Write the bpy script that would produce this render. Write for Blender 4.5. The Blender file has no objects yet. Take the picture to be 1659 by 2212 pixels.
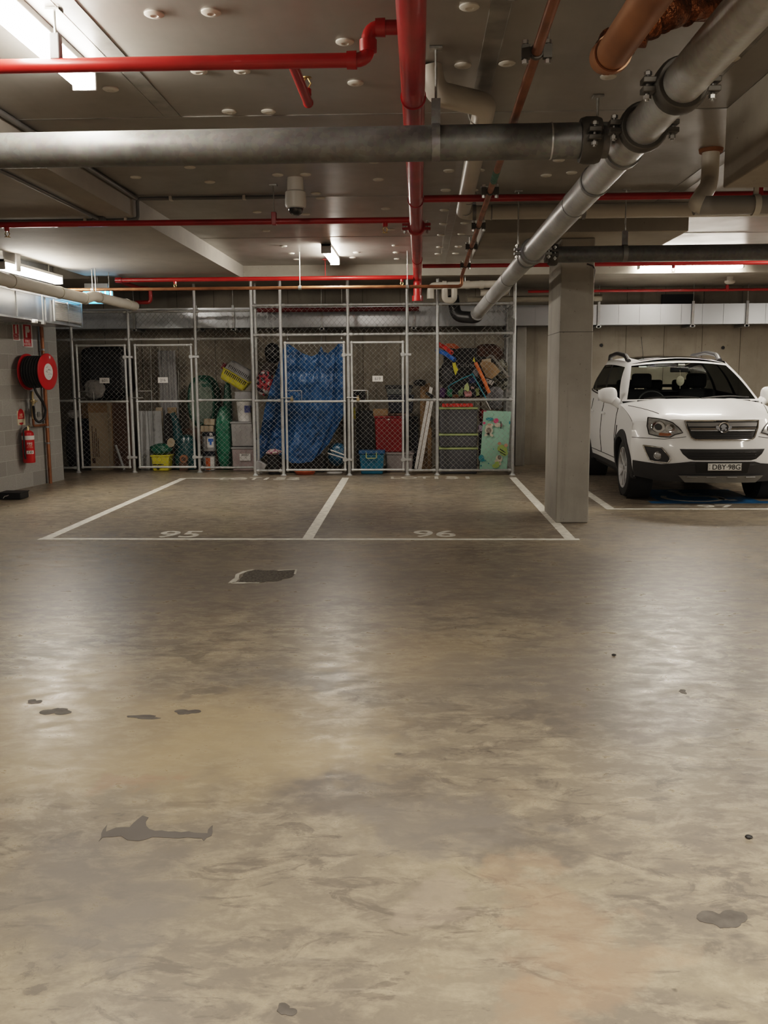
import bpy, bmesh, math, random
from mathutils import Vector, Matrix, noise
random.seed(7)
C = bpy.context.scene.collection
V = Vector
# ------------------------------------------------------------------ camera
FPX, CX, CY, HC = 2000.0, 829.5, 1106.0, 1.48
RC = (Matrix.Rotation(math.radians(2.13), 3, 'Z') @ Matrix.Rotation(math.pi/2-math.radians(8.33), 3, 'X')
      @ Matrix.Rotation(math.radians(-.33), 3, 'Z'))
EYE = V((0, 0, HC))
cd = bpy.data.cameras.new('camera'); cam = bpy.data.objects.new('camera', cd); C.objects.link(cam)
cam.matrix_world = Matrix.Translation(EYE) @ RC.to_4x4()
cd.sensor_fit = 'HORIZONTAL'; cd.sensor_width = 36; cd.lens = FPX/1659*36; cd.clip_end = 200
bpy.context.scene.camera = cam
def ray(u, v): return RC @ V(((u-CX)/FPX, -(v-CY)/FPX, -1))
def PX(u, v, X): r = ray(u, v); return EYE + r*(X/r.x)
def PY(u, v, Y): r = ray(u, v); return EYE + r*(Y/r.y)
def PZ(u, v, Z): r = ray(u, v); return EYE + r*((Z-HC)/r.z)
# ------------------------------------------------------------------ materials
def newmat(name):
    m = bpy.data.materials.new(name); m.use_nodes = True
    nt = m.node_tree; return m, nt, nt.nodes['Principled BSDF']
def mat(name, col, rough=.5, metal=0., var=.12, scale=6., bump=0., spec=.5, coat=0., emit=0., alpha=1.):
    m, nt, b = newmat(name); N, L = nt.nodes, nt.links
    col = tuple(col[:3])
    b.inputs['Roughness'].default_value = rough; b.inputs['Metallic'].default_value = metal
    b.inputs['Specular IOR Level'].default_value = spec; b.inputs['Coat Weight'].default_value = coat
    if var > 0 or bump > 0:
        tc = N.new('ShaderNodeTexCoord'); nz = N.new('ShaderNodeTexNoise')
        nz.inputs['Scale'].default_value = scale; nz.inputs['Detail'].default_value = 5
        L.new(tc.outputs['Object'], nz.inputs['Vector'])
        r = N.new('ShaderNodeValToRGB')
        r.color_ramp.elements[0].position = .3; r.color_ramp.elements[1].position = .7
        r.color_ramp.elements[0].color = (*[c*(1-var) for c in col], 1)
        r.color_ramp.elements[1].color = (*[min(1, c*(1+var)) for c in col], 1)
        L.new(nz.outputs['Fac'], r.inputs['Fac']); L.new(r.outputs['Color'], b.inputs['Base Color'])
        if bump > 0:
            bp = N.new('ShaderNodeBump'); bp.inputs['Strength'].default_value = bump; bp.inputs['Distance'].default_value = .02
            L.new(nz.outputs['Fac'], bp.inputs['Height']); L.new(bp.outputs['Normal'], b.inputs['Normal'])
    else:
        b.inputs['Base Color'].default_value = (*col, 1)
    if emit > 0:
        b.inputs['Emission Color'].default_value = (*col, 1); b.inputs['Emission Strength'].default_value = emit
    if alpha < 1: b.inputs['Alpha'].default_value = alpha
    return m
def nz(N, L, vec, scale, detail=6, rough=.6, dist=0):
    n = N.new('ShaderNodeTexNoise'); n.inputs['Scale'].default_value = scale; n.inputs['Detail'].default_value = detail
    n.inputs['Roughness'].default_value = rough; n.inputs['Distortion'].default_value = dist
    L.new(vec, n.inputs['Vector']); return n.outputs['Fac']
def ramp(N, L, fac, stops):
    r = N.new('ShaderNodeValToRGB'); e = r.color_ramp.elements
    while len(e) > 1: e.remove(e[-1])
    e[0].position = stops[0][0]; e[0].color = (*stops[0][1], 1)
    for p, c in stops[1:]:
        k = e.new(p); k.color = (*c, 1)
    L.new(fac, r.inputs['Fac']); return r.outputs['Color']
def mixc(N, L, fac, a, b, mode='MIX'):
    m = N.new('ShaderNodeMix'); m.data_type = 'RGBA'; m.blend_type = mode
    if isinstance(fac, (int, float)): m.inputs['Factor'].default_value = fac
    else: L.new(fac, m.inputs['Factor'])
    for s, x in ((6, a), (7, b)):
        if isinstance(x, tuple): m.inputs[s].default_value = (*x, 1)
        else: L.new(x, m.inputs[s])
    return m.outputs[2]
def maprange(N, L, x, a, b, c, d):
    m = N.new('ShaderNodeMapRange'); L.new(x, m.inputs[0])
    for i, k in enumerate((a, b, c, d)): m.inputs[1+i].default_value = k
    return m.outputs[0]
def vmap(N, L, scale=(1, 1, 1), rot=(0, 0, 0)):
    tc = N.new('ShaderNodeTexCoord'); mp = N.new('ShaderNodeMapping')
    mp.inputs['Scale'].default_value = scale; mp.inputs['Rotation'].default_value = rot
    L.new(tc.outputs['Object'], mp.inputs['Vector']); return mp.outputs['Vector']

G1, G2, OC, RU, PK = (.135, .118, .102), (.185, .165, .145), (.40, .31, .19), (.31, .205, .14), (.33, .27, .215)
FLOOR_STAINS = [((800, 1690), .30, G1, .75), ((640, 1710), .22, G1, .7), ((950, 1790), .28, G2, .75), ((1060, 1830), .20, G2, .7), ((1170, 1860), .18, G1, .6),
    ((200, 1600), .75, OC, .55), ((480, 1640), .5, OC, .45), ((120, 1480), .5, OC, .4), ((620, 1560), .45, OC, .35), ((740, 1640), .3, OC, .4), ((900, 1420), .6, OC, .3),
    ((270, 1710), .12, RU, .6), ((1240, 2060), .22, RU, .5), ((1160, 2110), .16, RU, .5), ((1180, 1930), .14, RU, .4), ((880, 1950), .12, PK, .5), ((1120, 2190), .14, RU, .4),
    ((1380, 1540), .45, G1, .6), ((1170, 1545), .12, G1, .8), ((1250, 1450), .7, G2, .4), ((1050, 1480), .5, G2, .4), ((700, 1470), .2, G2, .7), ((560, 1460), .3, G2, .5),
    ((250, 1900), .35, G2, .5), ((120, 1960), .3, G2, .5), ((700, 1250), 1.1, G2, .5), ((300, 1260), 1.2, G2, .45), ((1250, 1260), 1.6, G1, .45), ((760, 1130), .8, G1, .4), ((1100, 1120), .9, G2, .4), ((1550, 2000), .12, G1, .5), ((430, 1500), .10, G1, .6)]
def floor_material():
    m, nt, b = newmat('worn sealed concrete floor'); N, L = nt.nodes, nt.links
    v = vmap(N, L); va = vmap(N, L, (1, 1.4, 1), (0, 0, .35)); vb = vmap(N, L, (1, 1.7, 1), (0, 0, -.25))
    big = nz(N, L, v, .55, 3, .55); med = nz(N, L, va, 1.5, 6, .68, .5); fine = nz(N, L, vb, 6, 5, .72, .3); tiny = nz(N, L, v, 60, 2, .7)
    c = ramp(N, L, big, [(.36, (.195, .165, .132)), (.5, (.255, .215, .162)), (.62, (.32, .265, .185))])
    c = mixc(N, L, maprange(N, L, med, .44, .58, .0, .75), c, (.165, .142, .118))
    c = mixc(N, L, maprange(N, L, fine, .46, .64, .0, .55), c, (.43, .365, .27))
    smear = nz(N, L, vb, 3.2, 6, .74, 1.2)
    c = mixc(N, L, maprange(N, L, smear, .56, .61, .0, .66), c, (.115, .10, .086))
    pale = nz(N, L, va, 2.3, 5, .74, .8)
    c = mixc(N, L, maprange(N, L, pale, .60, .70, .0, .35), c, (.50, .43, .33))
    rust = nz(N, L, v, .9, 4, .6)
    c = mixc(N, L, maprange(N, L, rust, .60, .74, .0, .45), c, (.34, .225, .15))
    sp = nz(N, L, v, 9, 2, .5)
    c = mixc(N, L, maprange(N, L, sp, .735, .76, 0, .75), c, (.07, .062, .055))
    c = mixc(N, L, maprange(N, L, tiny, .35, .7, .0, .22), c, (.15, .128, .10))
    s2 = nz(N, L, vmap(N, L, (.55, 2.2, 1), (0, 0, .32)), 5.5, 6, .72, .6)
    c = mixc(N, L, maprange(N, L, s2, .585, .625, .0, .6), c, (.12, .103, .088))
    wob = N.new('ShaderNodeTexNoise'); wob.inputs['Scale'].default_value = 2.2; wob.inputs['Detail'].default_value = 4; wob.inputs['Roughness'].default_value = .65
    L.new(v, wob.inputs['Vector'])
    wv = N.new('ShaderNodeVectorMath'); wv.operation = 'MULTIPLY_ADD'; wv.inputs[1].default_value = (1.1, 1.1, 0); wv.inputs[2].default_value = (-.55, -.55, 0)
    L.new(wob.outputs['Color'], wv.inputs[0])
    ps = N.new('ShaderNodeVectorMath'); ps.operation = 'ADD'; L.new(v, ps.inputs[0]); L.new(wv.outputs[0], ps.inputs[1])
    for (u, w_), r, col, k in FLOOR_STAINS:
        q = PZ(u, w_, 0)
        d = N.new('ShaderNodeVectorMath'); d.operation = 'DISTANCE'; L.new(ps.outputs[0], d.inputs[0]); d.inputs[1].default_value = (q.x, q.y, .0)
        c = mixc(N, L, maprange(N, L, d.outputs['Value'], r*.55, r, k, 0), c, col)
    c = mixc(N, L, maprange(N, L, fine, .5, .68, .0, .25), c, (.40, .33, .24))
    L.new(c, b.inputs['Base Color'])
    L.new(maprange(N, L, fine, .36, .64, .42, .27), b.inputs['Roughness'])
    b.inputs['Specular IOR Level'].default_value = .36
    bp = N.new('ShaderNodeBump'); bp.inputs['Strength'].default_value = .10; bp.inputs['Distance'].default_value = .01
    L.new(fine, bp.inputs['Height']); L.new(bp.outputs['Normal'], b.inputs['Normal'])
    return m
def concrete(name, dark, light, streak=True, bump=.15, rough=.75):
    m, nt, b = newmat(name); N, L = nt.nodes, nt.links
    v = vmap(N, L); vs = vmap(N, L, (5, 5, .35))
    c = ramp(N, L, nz(N, L, v, 1.1, 7, .62), [(.32, dark), (.66, light)])
    if streak:
        c = mixc(N, L, maprange(N, L, nz(N, L, vs, 1.6, 5, .6), .55, .72, 0, .45), c, tuple(x*.62 for x in dark))
    pores = nz(N, L, v, 34, 2, .5)
    c = mixc(N, L, maprange(N, L, pores, .70, .74, 0, .5), c, tuple(x*.5 for x in dark))
    L.new(c, b.inputs['Base Color']); b.inputs['Roughness'].default_value = rough
    b.inputs['Specular IOR Level'].default_value = .3
    bp = N.new('ShaderNodeBump'); bp.inputs['Strength'].default_value = bump; bp.inputs['Distance'].default_value = .02
    L.new(nz(N, L, v, 9, 6, .6), bp.inputs['Height']); L.new(bp.outputs['Normal'], b.inputs['Normal'])
    return m
def block_material():
    m, nt, b = newmat('grey concrete blockwork'); N, L = nt.nodes, nt.links
    tc = N.new('ShaderNodeTexCoord'); s = N.new('ShaderNodeSeparateXYZ'); k = N.new('ShaderNodeCombineXYZ')
    L.new(tc.outputs['Object'], s.inputs[0]); L.new(s.outputs['Y'], k.inputs['X']); L.new(s.outputs['Z'], k.inputs['Y'])
    br = N.new('ShaderNodeTexBrick'); L.new(k.outputs[0], br.inputs['Vector'])
    br.inputs['Scale'].default_value = 1; br.inputs['Brick Width'].default_value = .4; br.inputs['Row Height'].default_value = .2
    br.inputs['Mortar Size'].default_value = .005; br.inputs['Mortar Smooth'].default_value = .2
    br.inputs['Color1'].default_value = (.29, .28, .265, 1); br.inputs['Color2'].default_value = (.37, .36, .34, 1)
    br.inputs['Mortar'].default_value = (.43, .42, .40, 1)
    c = mixc(N, L, maprange(N, L, nz(N, L, tc.outputs['Object'], 55, 4, .7), .35, .7, 0, .35), br.outputs['Color'], (.21, .20, .19))
    L.new(c, b.inputs['Base Color']); b.inputs['Roughness'].default_value = .9; b.inputs['Specular IOR Level'].default_value = .15
    bp = N.new('ShaderNodeBump'); bp.invert = True; bp.inputs['Strength'].default_value = .5; bp.inputs['Distance'].default_value = .006
    L.new(br.outputs['Fac'], bp.inputs['Height']); L.new(bp.outputs['Normal'], b.inputs['Normal'])
    return m
def ceiling_material():
    m, nt, b = newmat('grey foil faced ceiling boards'); N, L = nt.nodes, nt.links
    v = vmap(N, L); vs = vmap(N, L, (8, .5, 1))
    c = ramp(N, L, nz(N, L, v, .8, 6, .6), [(.35, (.32, .305, .28)), (.65, (.41, .39, .36))])
    c = mixc(N, L, maprange(N, L, nz(N, L, vs, 2, 5, .6), .5, .75, 0, .25), c, (.30, .29, .27))
    L.new(c, b.inputs['Base Color']); b.inputs['Metallic'].default_value = .35
    L.new(maprange(N, L, nz(N, L, v, 3, 5, .6), .3, .7, .28, .44), b.inputs['Roughness'])
    return m
def galv(name, col=(.42, .43, .42), rough=.42, metal=.75, spangle=30, var=.25):
    m, nt, b = newmat(name); N, L = nt.nodes, nt.links
    v = vmap(N, L)
    vo = N.new('ShaderNodeTexVoronoi'); vo.inputs['Scale'].default_value = spangle; L.new(v, vo.inputs['Vector'])
    n = nz(N, L, v, 3, 6, .65)
    c = ramp(N, L, n, [(.3, tuple(x*(1-var) for x in col)), (.7, tuple(x*(1+var) for x in col))])
    c = mixc(N, L, .18, c, vo.outputs['Color'], 'SOFT_LIGHT')
    bw = N.new('ShaderNodeRGBToBW'); L.new(c, bw.inputs[0])
    c = mixc(N, L, .7, c, bw.outputs[0])
    L.new(c, b.inputs['Base Color']); b.inputs['Metallic'].default_value = metal
    L.new(maprange(N, L, n, .3, .7, rough-.08, rough+.12), b.inputs['Roughness'])
    return m
def clear_mat(name, tint, gloss=.12, rough=.05, opacity=0., body=(.5, .5, .5), gcol=1.):
    m = bpy.data.materials.new(name); m.use_nodes = True; N, L = m.node_tree.nodes, m.node_tree.links
    N.clear(); o = N.new('ShaderNodeOutputMaterial'); t = N.new('ShaderNodeBsdfTransparent'); t.inputs[0].default_value = (*tint, 1)
    g = N.new('ShaderNodeBsdfGlossy'); g.inputs['Roughness'].default_value = rough; g.inputs['Color'].default_value = (gcol, gcol, gcol, 1)
    lw = N.new('ShaderNodeLayerWeight'); lw.inputs['Blend'].default_value = .25
    mr = N.new('ShaderNodeMapRange'); L.new(lw.outputs['Fresnel'], mr.inputs[0]); mr.inputs[3].default_value = gloss*.4; mr.inputs[4].default_value = min(1, gloss*5)
    x = N.new('ShaderNodeMixShader'); L.new(mr.outputs[0], x.inputs[0]); L.new(t.outputs[0], x.inputs[1]); L.new(g.outputs[0], x.inputs[2])
    out = x.outputs[0]
    if opacity > 0:
        d = N.new('ShaderNodeBsdfPrincipled'); d.inputs['Base Color'].default_value = (*body, 1); d.inputs['Roughness'].default_value = .35
        y = N.new('ShaderNodeMixShader'); y.inputs[0].default_value = opacity
        L.new(out, y.inputs[1]); L.new(d.outputs[0], y.inputs[2]); out = y.outputs[0]
    L.new(out, o.inputs[0]); return m
def twoside(name, col, rough=.25, coat=.6, inner=(.012, .012, .013)):
    m, nt, b = newmat(name); N, L = nt.nodes, nt.links
    g = N.new('ShaderNodeNewGeometry'); c = mixc(N, L, g.outputs['Backfacing'], tuple(col), inner)
    L.new(c, b.inputs['Base Color']); b.inputs['Roughness'].default_value = rough; b.inputs['Coat Weight'].default_value = coat
    b.inputs['Coat Roughness'].default_value = .04
    return m
# ------------------------------------------------------------------ mesh builder
class MB:
    def __init__(s): s.v = []; s.f = []; s.m = []
    def add(s, vs, fs, m=0):
        b = len(s.v); s.v.extend(V(x) for x in vs)
        s.f.extend(tuple(b+i for i in f) for f in fs); s.m.extend([m]*len(fs)); return s
    def box(s, c, d, rz=0., rx=0., ry=0., m=0, taper=1.):
        c = V(c); R = Matrix.Rotation(rz, 3, 'Z') @ Matrix.Rotation(rx, 3, 'X') @ Matrix.Rotation(ry, 3, 'Y')
        hx, hy, hz = d[0]/2, d[1]/2, d[2]/2
        vs = [c + R @ V((x*hx*(taper if z < 0 else 1), y*hy*(taper if z < 0 else 1), z*hz)) for z in (-1, 1) for y in (-1, 1) for x in (-1, 1)]
        return s.add(vs, [(0, 2, 3, 1), (4, 5, 7, 6), (0, 1, 5, 4), (2, 6, 7, 3), (0, 4, 6, 2), (1, 3, 7, 5)], m)
    def span(s, a, b, m=0):
        a, b = V(a), V(b); return s.box((a+b)/2, [abs(x) for x in (b-a)], m=m)
    def bar(s, p, q, w, h, m=0, up=(0, 0, 1)):
        p, q = V(p), V(q); d = (q-p).normalized(); up = V(up)
        if abs(d.dot(up)) > .95: up = V((0, 1, 0))
        x = d.cross(up).normalized(); z = x.cross(d)
        vs = [k + x*(a*w/2) + z*(b*h/2) for k in (p, q) for b in (-1, 1) for a in (-1, 1)]
        return s.add(vs, [(0, 2, 3, 1), (4, 5, 7, 6), (0, 1, 5, 4), (2, 6, 7, 3), (0, 4, 6, 2), (1, 3, 7, 5)], m)
    def tube(s, pts, r, n=14, cap=True, m=0, closed=False):
        P = [V(p) for p in pts]; k = len(P); rs = r if isinstance(r, (list, tuple)) else [r]*k
        T = []
        for i in range(k):
            a = P[i-1] if (i > 0 or closed) else P[i]; b = P[(i+1) % k] if (i < k-1 or closed) else P[i]
            T.append((b-a).normalized() if (b-a).length > 1e-9 else V((0, 0, 1)))
        t0 = T[0]; u = t0.orthogonal().normalized(); rings = []
        for i in range(k):
            if i: 
                ax = T[i-1].cross(T[i])
                if ax.length > 1e-9:
                    u = Matrix.Rotation(T[i-1].angle(T[i]), 3, ax.normalized()) @ u
            w = T[i].cross(u).normalized()
            rings.append([P[i] + (u*math.cos(2*math.pi*j/n) + w*math.sin(2*math.pi*j/n))*rs[i] for j in range(n)])
        fs = []
        for i in range(k if closed else k-1):
            a, b = i*n, ((i+1) % k)*n
            for j in range(n): fs.append((a+j, a+(j+1) % n, b+(j+1) % n, b+j))
        if cap and not closed: fs += [tuple(range(n-1, -1, -1)), tuple((k-1)*n+j for j in range(n))]
        return s.add([p for r_ in rings for p in r_], fs, m)
    def lathe(s, prof, o=(0, 0, 0), ax=(0, 0, 1), n=24, m=0, cap=True):
        o, ax = V(o), V(ax).normalized(); u = ax.orthogonal().normalized(); w = ax.cross(u)
        vs = [o + ax*h + (u*math.cos(2*math.pi*j/n) + w*math.sin(2*math.pi*j/n))*max(r, 1e-5) for r, h in prof for j in range(n)]
        fs = [(i*n+j, i*n+(j+1) % n, (i+1)*n+(j+1) % n, (i+1)*n+j) for i in range(len(prof)-1) for j in range(n)]
        if cap: fs += [tuple(range(n-1, -1, -1)), tuple((len(prof)-1)*n+j for j in range(n))]
        return s.add(vs, fs, m)
    def prism(s, poly, d, m=0):
        P = [V(p) for p in poly]; d = V(d); n = len(P)
        return s.add(P + [p+d for p in P], [tuple(range(n-1, -1, -1)), tuple(n+i for i in range(n))] + [(i, (i+1) % n, n+(i+1) % n, n+i) for i in range(n)], m)
    def grid(s, fn, nu, nv, m=0):
        vs = [fn(i/nu, j/nv) for j in range(nv+1) for i in range(nu+1)]
        return s.add(vs, [(j*(nu+1)+i, j*(nu+1)+i+1, (j+1)*(nu+1)+i+1, (j+1)*(nu+1)+i) for j in range(nv) for i in range(nu)], m)
    def ell(s, c, r, nu=16, nv=10, rot=None, m=0, lump=0., seed=0):
        c = V(c); rng = random.Random(seed); R = rot or Matrix.Identity(3)
        ph = [rng.uniform(0, 6.28) for _ in range(6)]
        vs, fs = [], []
        for j in range(nv+1):
            th = math.pi*j/nv
            for i in range(nu):
                a = 2*math.pi*i/nu
                k = 1 + lump*(math.sin(3*a+ph[0]+2*th)*.5 + math.sin(5*a+ph[1]-3*th)*.3 + math.sin(4*th+ph[2]+a)*.4 + math.sin(9*a+ph[3]+6*th)*.25)*math.sin(th)
                if lump: q_ = V((math.sin(th)*math.cos(a), math.sin(th)*math.sin(a), math.cos(th))); k += lump*(1.1*noise.noise(q_*2.2+V((seed*3.1, 0, 0)))+.9*noise.noise(q_*5.+V((0, seed*1.7, 0)))+.45*noise.noise(q_*11.))
                vs.append(c + R @ V((r[0]*math.sin(th)*math.cos(a)*k, r[1]*math.sin(th)*math.sin(a)*k, r[2]*math.cos(th)*(1+lump*.3*math.sin(2*a+ph[4])*math.sin(th)))))
        for j in range(nv):
            for i in range(nu): fs.append((j*nu+i, (j+1)*nu+i, (j+1)*nu+(i+1) % nu, j*nu+(i+1) % nu))
        return s.add(vs, fs, m)
def fillet(pts, rad, n=6):
    P = [V(p) for p in pts]; out = [P[0]]
    for i in range(1, len(P)-1):
        a, b, c = P[i-1], P[i], P[i+1]; d1, d2 = (a-b).normalized(), (c-b).normalized()
        ang = d1.angle(d2); t = min(rad/max(math.tan(ang/2), .05), (a-b).length*.48, (c-b).length*.48)
        p, q = b+d1*t, b+d2*t
        for k in range(n+1):
            x = k/n; out.append(p*(1-x)**2 + b*2*x*(1-x) + q*x*x)
    out.append(P[-1]); return out
def root_of(o):
    while o.parent: o = o.parent
    return o
def obj(name, mb, mats, parent=None, smooth=35, bevel=0., loc=None, seg=2):
    if not isinstance(mats, (list, tuple)): mats = [mats]
    org = V((0, 0, 0))
    if parent is not None: org = root_of(parent).location.copy()
    elif loc is not None: org = V(loc)
    me = bpy.data.meshes.new(name); me.from_pydata([v-org for v in mb.v], [], mb.f)
    for x in mats: me.materials.append(x)
    me.polygons.foreach_set('material_index', mb.m)
    me.validate(); 
    bm = bmesh.new(); bm.from_mesh(me); bmesh.ops.remove_doubles(bm, verts=bm.verts, dist=1e-5)
    if name not in NOFLIP: bmesh.ops.recalc_face_normals(bm, faces=bm.faces)
    bm.to_mesh(me); bm.free()
    if smooth:
        me.shade_smooth(); me.set_sharp_from_angle(angle=math.radians(smooth))
    o = bpy.data.objects.new(name, me); C.objects.link(o)
    if parent is None: o.location = org
    else: o.parent = parent
    if bevel:
        b = o.modifiers.new('soft edges', 'BEVEL'); b.width = bevel; b.segments = seg; b.limit_method = 'ANGLE'
    return o
NOFLIP = set()
def tag(o, label=None, cat=None, group=None, kind=None):
    if label: o['label'] = label
    if cat: o['category'] = cat
    if group: o['group'] = group
    if kind: o['kind'] = kind
    return o
def thing(name, label, cat, loc=(0, 0, 0), group=None):
    o = bpy.data.objects.new(name, None); C.objects.link(o); o.location = V(loc); o.empty_display_size = .1
    return tag(o, label, cat, group)
def one(name, label, cat, mb, mats, group=None, **k):
    c = V((0, 0, 0))
    if mb.v:
        c = sum(mb.v, V())/len(mb.v); c.z = min(v.z for v in mb.v)
    return tag(obj(name, mb, mats, loc=c, **k), label, cat, group)
def struct(name, mb, mats, parent=None, **k):
    o = obj(name, mb, mats, parent, **k)
    if parent is None: o['kind'] = 'structure'
    return o
def copy_tree(o, parent=None):
    c = o.copy(); C.objects.link(c)
    if parent is not None: c.parent = parent
    for ch in [x for x in bpy.data.objects if x.parent == o]: copy_tree(ch, c)
    return c
def text_mb(s, size, M, depth=.001, bold=0., fit=None, align='CENTER'):
    cu = bpy.data.curves.new('lettering', 'FONT'); cu.body = s; cu.size = size; cu.align_x = align; cu.align_y = 'CENTER'
    cu.extrude = depth; cu.resolution_u = 3; cu.offset = bold
    o = bpy.data.objects.new('lettering', cu); C.objects.link(o)
    dg = bpy.context.evaluated_depsgraph_get(); dg.update()
    me = bpy.data.meshes.new_from_object(o.evaluated_get(dg))
    b = MB(); vs = [v.co.copy() for v in me.vertices]
    if fit and vs:
        x0, x1 = min(v.x for v in vs), max(v.x for v in vs); y0, y1 = min(v.y for v in vs), max(v.y for v in vs)
        for v in vs:
            v.x = ((v.x-x0)/(x1-x0)-.5)*fit[0]; v.y = ((v.y-y0)/(y1-y0)-.5)*fit[1]
    b.add([M @ v for v in vs], [tuple(p.vertices) for p in me.polygons])
    bpy.data.objects.remove(o); bpy.data.meshes.remove(me); bpy.data.curves.remove(cu)
    return b
def face_cam(c): return Matrix.Translation(V(c)) @ Matrix.Rotation(math.pi/2, 4, 'X')      # plane facing -Y
def face_posx(c): return Matrix.Translation(V(c)) @ Matrix.Rotation(math.pi/2, 4, 'Z') @ Matrix.Rotation(math.pi/2, 4, 'X')
def on_floor(c): return Matrix.Translation(V(c))
def merge(*bs):
    r = MB()
    for b in bs: r.add(b.v, b.f); 
    return r
# ------------------------------------------------------------------ the setting
M_floor = floor_material(); M_ceil = ceiling_material(); M_block = block_material()
M_conc = concrete('board marked concrete', (.275, .245, .203), (.40, .362, .30))
M_slab = concrete('grey slab concrete', (.32, .30, .27), (.42, .395, .35), streak=False)
M_pillar = concrete('smooth pillar concrete', (.30, .285, .255), (.42, .40, .36), bump=.08)
M_beam = concrete('pale beam concrete', (.30, .275, .235), (.43, .40, .345), streak=False, bump=.06)
M_paint = mat('worn white line paint', (.74, .71, .63), .6, var=.22, scale=14)
M_paint2 = mat('dull number paint', (.60, .57, .50), .6, var=.25, scale=18)
M_tape = mat('foil joint tape', (.34, .33, .31), .3, .5, var=.25, scale=8)
M_washer = mat('white plastic washer', (.62, .59, .53), .6, var=.08)
M_dark = mat('near black', (.012, .012, .013), .6, var=0)
M_galv = galv('galvanised steel'); M_galvd = galv('dull galvanised steel', (.27, .275, .27), .45, .6)
M_duct = mat('bright duct sheet steel', (.46, .48, .50), .30, .9, var=.06, scale=1.5)
ZC, ZL = 3.06, 2.88
struct('floor', MB().span((-10, -6, -.12), (13, 16, 0)), M_floor)
ceil = struct('ceiling', MB().span((-2.5, -6, ZC), (13, 13.55, ZC+.06)), M_ceil)
struct('ceiling_dropped_left', MB().span((-4.6, -6, ZL), (-2.5, 13.55, ZC+.06)), M_slab)
struct('ceiling_far_left', MB().span((-10, -6, ZC), (-4.6, 13.55, ZC+.06)), M_beam)
struct('ceiling_soffit', MB().span((-10, 13.55, 2.9), (13, 15.9, ZC+.06)), M_beam)
struct('beam_right', MB().span((1.85, -6, 2.6), (3.3, 5.92, ZC)), M_beam, bevel=.008)
struct('slab_drop_panel', MB().span((.62, 8.98, 2.8), (2.51, 10.92, ZC)), M_beam, bevel=.006)
pil = struct('pillar', MB().span((1.393, 9.33, 0), (1.72, 10.17, 2.8)), M_pillar, bevel=.012)
b = MB()
for z in (1.90,):
    b.span((1.391, 9.327, z), (1.722, 9.332, z+.006)); b.span((1.391, 9.33, z), (1.395, 10.17, z+.006))
obj('pour_joint', b, mat('concrete joint shadow grey', (.13, .125, .115), .9, var=.2), pil)
obj('reinforcing_hook', MB().tube(fillet([(1.722, 9.4, 2.36), (1.725, 9.36, 2.50), (1.70, 9.31, 2.53), (1.64, 9.31, 2.55)], .03), .008, 8), mat('rusty dark steel', (.06, .05, .05), .7), pil)
wb = struct('wall_back', MB().span((-8, 15.64, 0), (13, 15.9, 2.9)), M_conc)
b = MB()
for x in [-6.5+.62*i for i in range(30)]: b.span((x, 15.634, 0), (x+.008, 15.642, 2.9))
obj('formwork_joint', b, mat('form joint grey', (.14, .125, .105), .9, var=.2), wb)
b = MB()
for u, v in ((1299, 746), (1562, 751), (1276, 755)):
    p = PY(u, v, 15.63); b.lathe([(.028, 0), (.026, .012)], (p.x, 15.628, p.z), (0, 1, 0), 12)
obj('tie_hole', b, M_dark, wb)
obj('pipe_recess', MB().span(PY(1430, 657, 15.56), PY(1497, 636, 15.63)), M_dark, wb)
sl = .152; x0 = -5.22; y1 = 13.41
wl = struct('wall_left', MB().prism([(x0, y1, 0), (x0-.2, y1, 0), (x0-.2-sl*12, y1-12, 0), (x0-sl*12, y1-12, 0)], (0, 0, ZC)), M_block)
struct('wall_west', MB().span((-7.2, 13.2, 0), (-7.0, 15.7, 2.9)), M_block)
struct('wall_stub', MB().span((1.60, 15.35, 0), (1.76, 15.64, 2.28)), M_pillar, bevel=.01)
def wallx(y): return x0 - sl*(y1-y)
def on_wall(u, v, off=0.):                     # point of the blockwork seen at this pixel, moved off the face
    r = ray(u, v); t = (x0 - sl*y1 + off)/(r.x - sl*r.y); return EYE + r*t
# ceiling joints and fixings
b = MB(); 
for y in (5.92, 8.5, 10.9): b.span((-2.5, y-.012, ZC-.003), (11, y+.012, ZC))
for xa, y0, yb, w in ((-1.50, 2, 5.9, .10), (.36, 2, 5.9, .09), (.34, 8.5, 13.5, .08), (2.25, 5.9, 13.5, .12), (1.60, 3, 5.9, .05)):
    b.span((xa-w/2, y0, ZC-.003), (xa+w/2, yb, ZC))
    for e in (-1, 1): b.span((xa+e*w/2-.003, y0, ZC-.005), (xa+e*w/2+.003, yb, ZC))
obj('joint_tape', b, M_tape, ceil, smooth=0)
W = [(333,29),(456,25),(745,89),(768,178),(1014,13),(430,153),(523,152),(239,191),(495,240),(580,240),(1000,140),(1095,135),(987,230),(410,360),(293,382),(453,392),(555,457),(808,348),(600,377),(660,376),(817,387),(682,417),(692,427),(833,450),(660,462),(845,495),(575,498),(970,368),(1035,367),(963,410),(1022,410),(960,453),(958,483),(1004,481),(612,531),(629,547),(854,530),(856,545),(1314,164),(1580,125),(1207,345),(1180,378),(1350,362),(1235,372),(953,507),(997,505),(950,533),(990,532),(946,548),(984,547),(770,545),(762,556),(640,560),(858,559),(1466,216),(1420,300),(1585,290)]
pr = [(.044, 0), (.044, -.006), (.036, -.011), (.018, -.012), (.012, -.008)]
first = None
for u, v in W:
    p = PZ(u, v, ZC)
    if first is None:
        wm = MB().lathe(pr, (0, 0, 0), n=16); first = obj('fixing_washer', wm, M_washer, ceil); q = first
        for x in first.data.vertices: x.co += ceil.location
    else:
        q = first.copy(); C.objects.link(q); q.parent = ceil
    q.location = p - ceil.location
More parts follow.
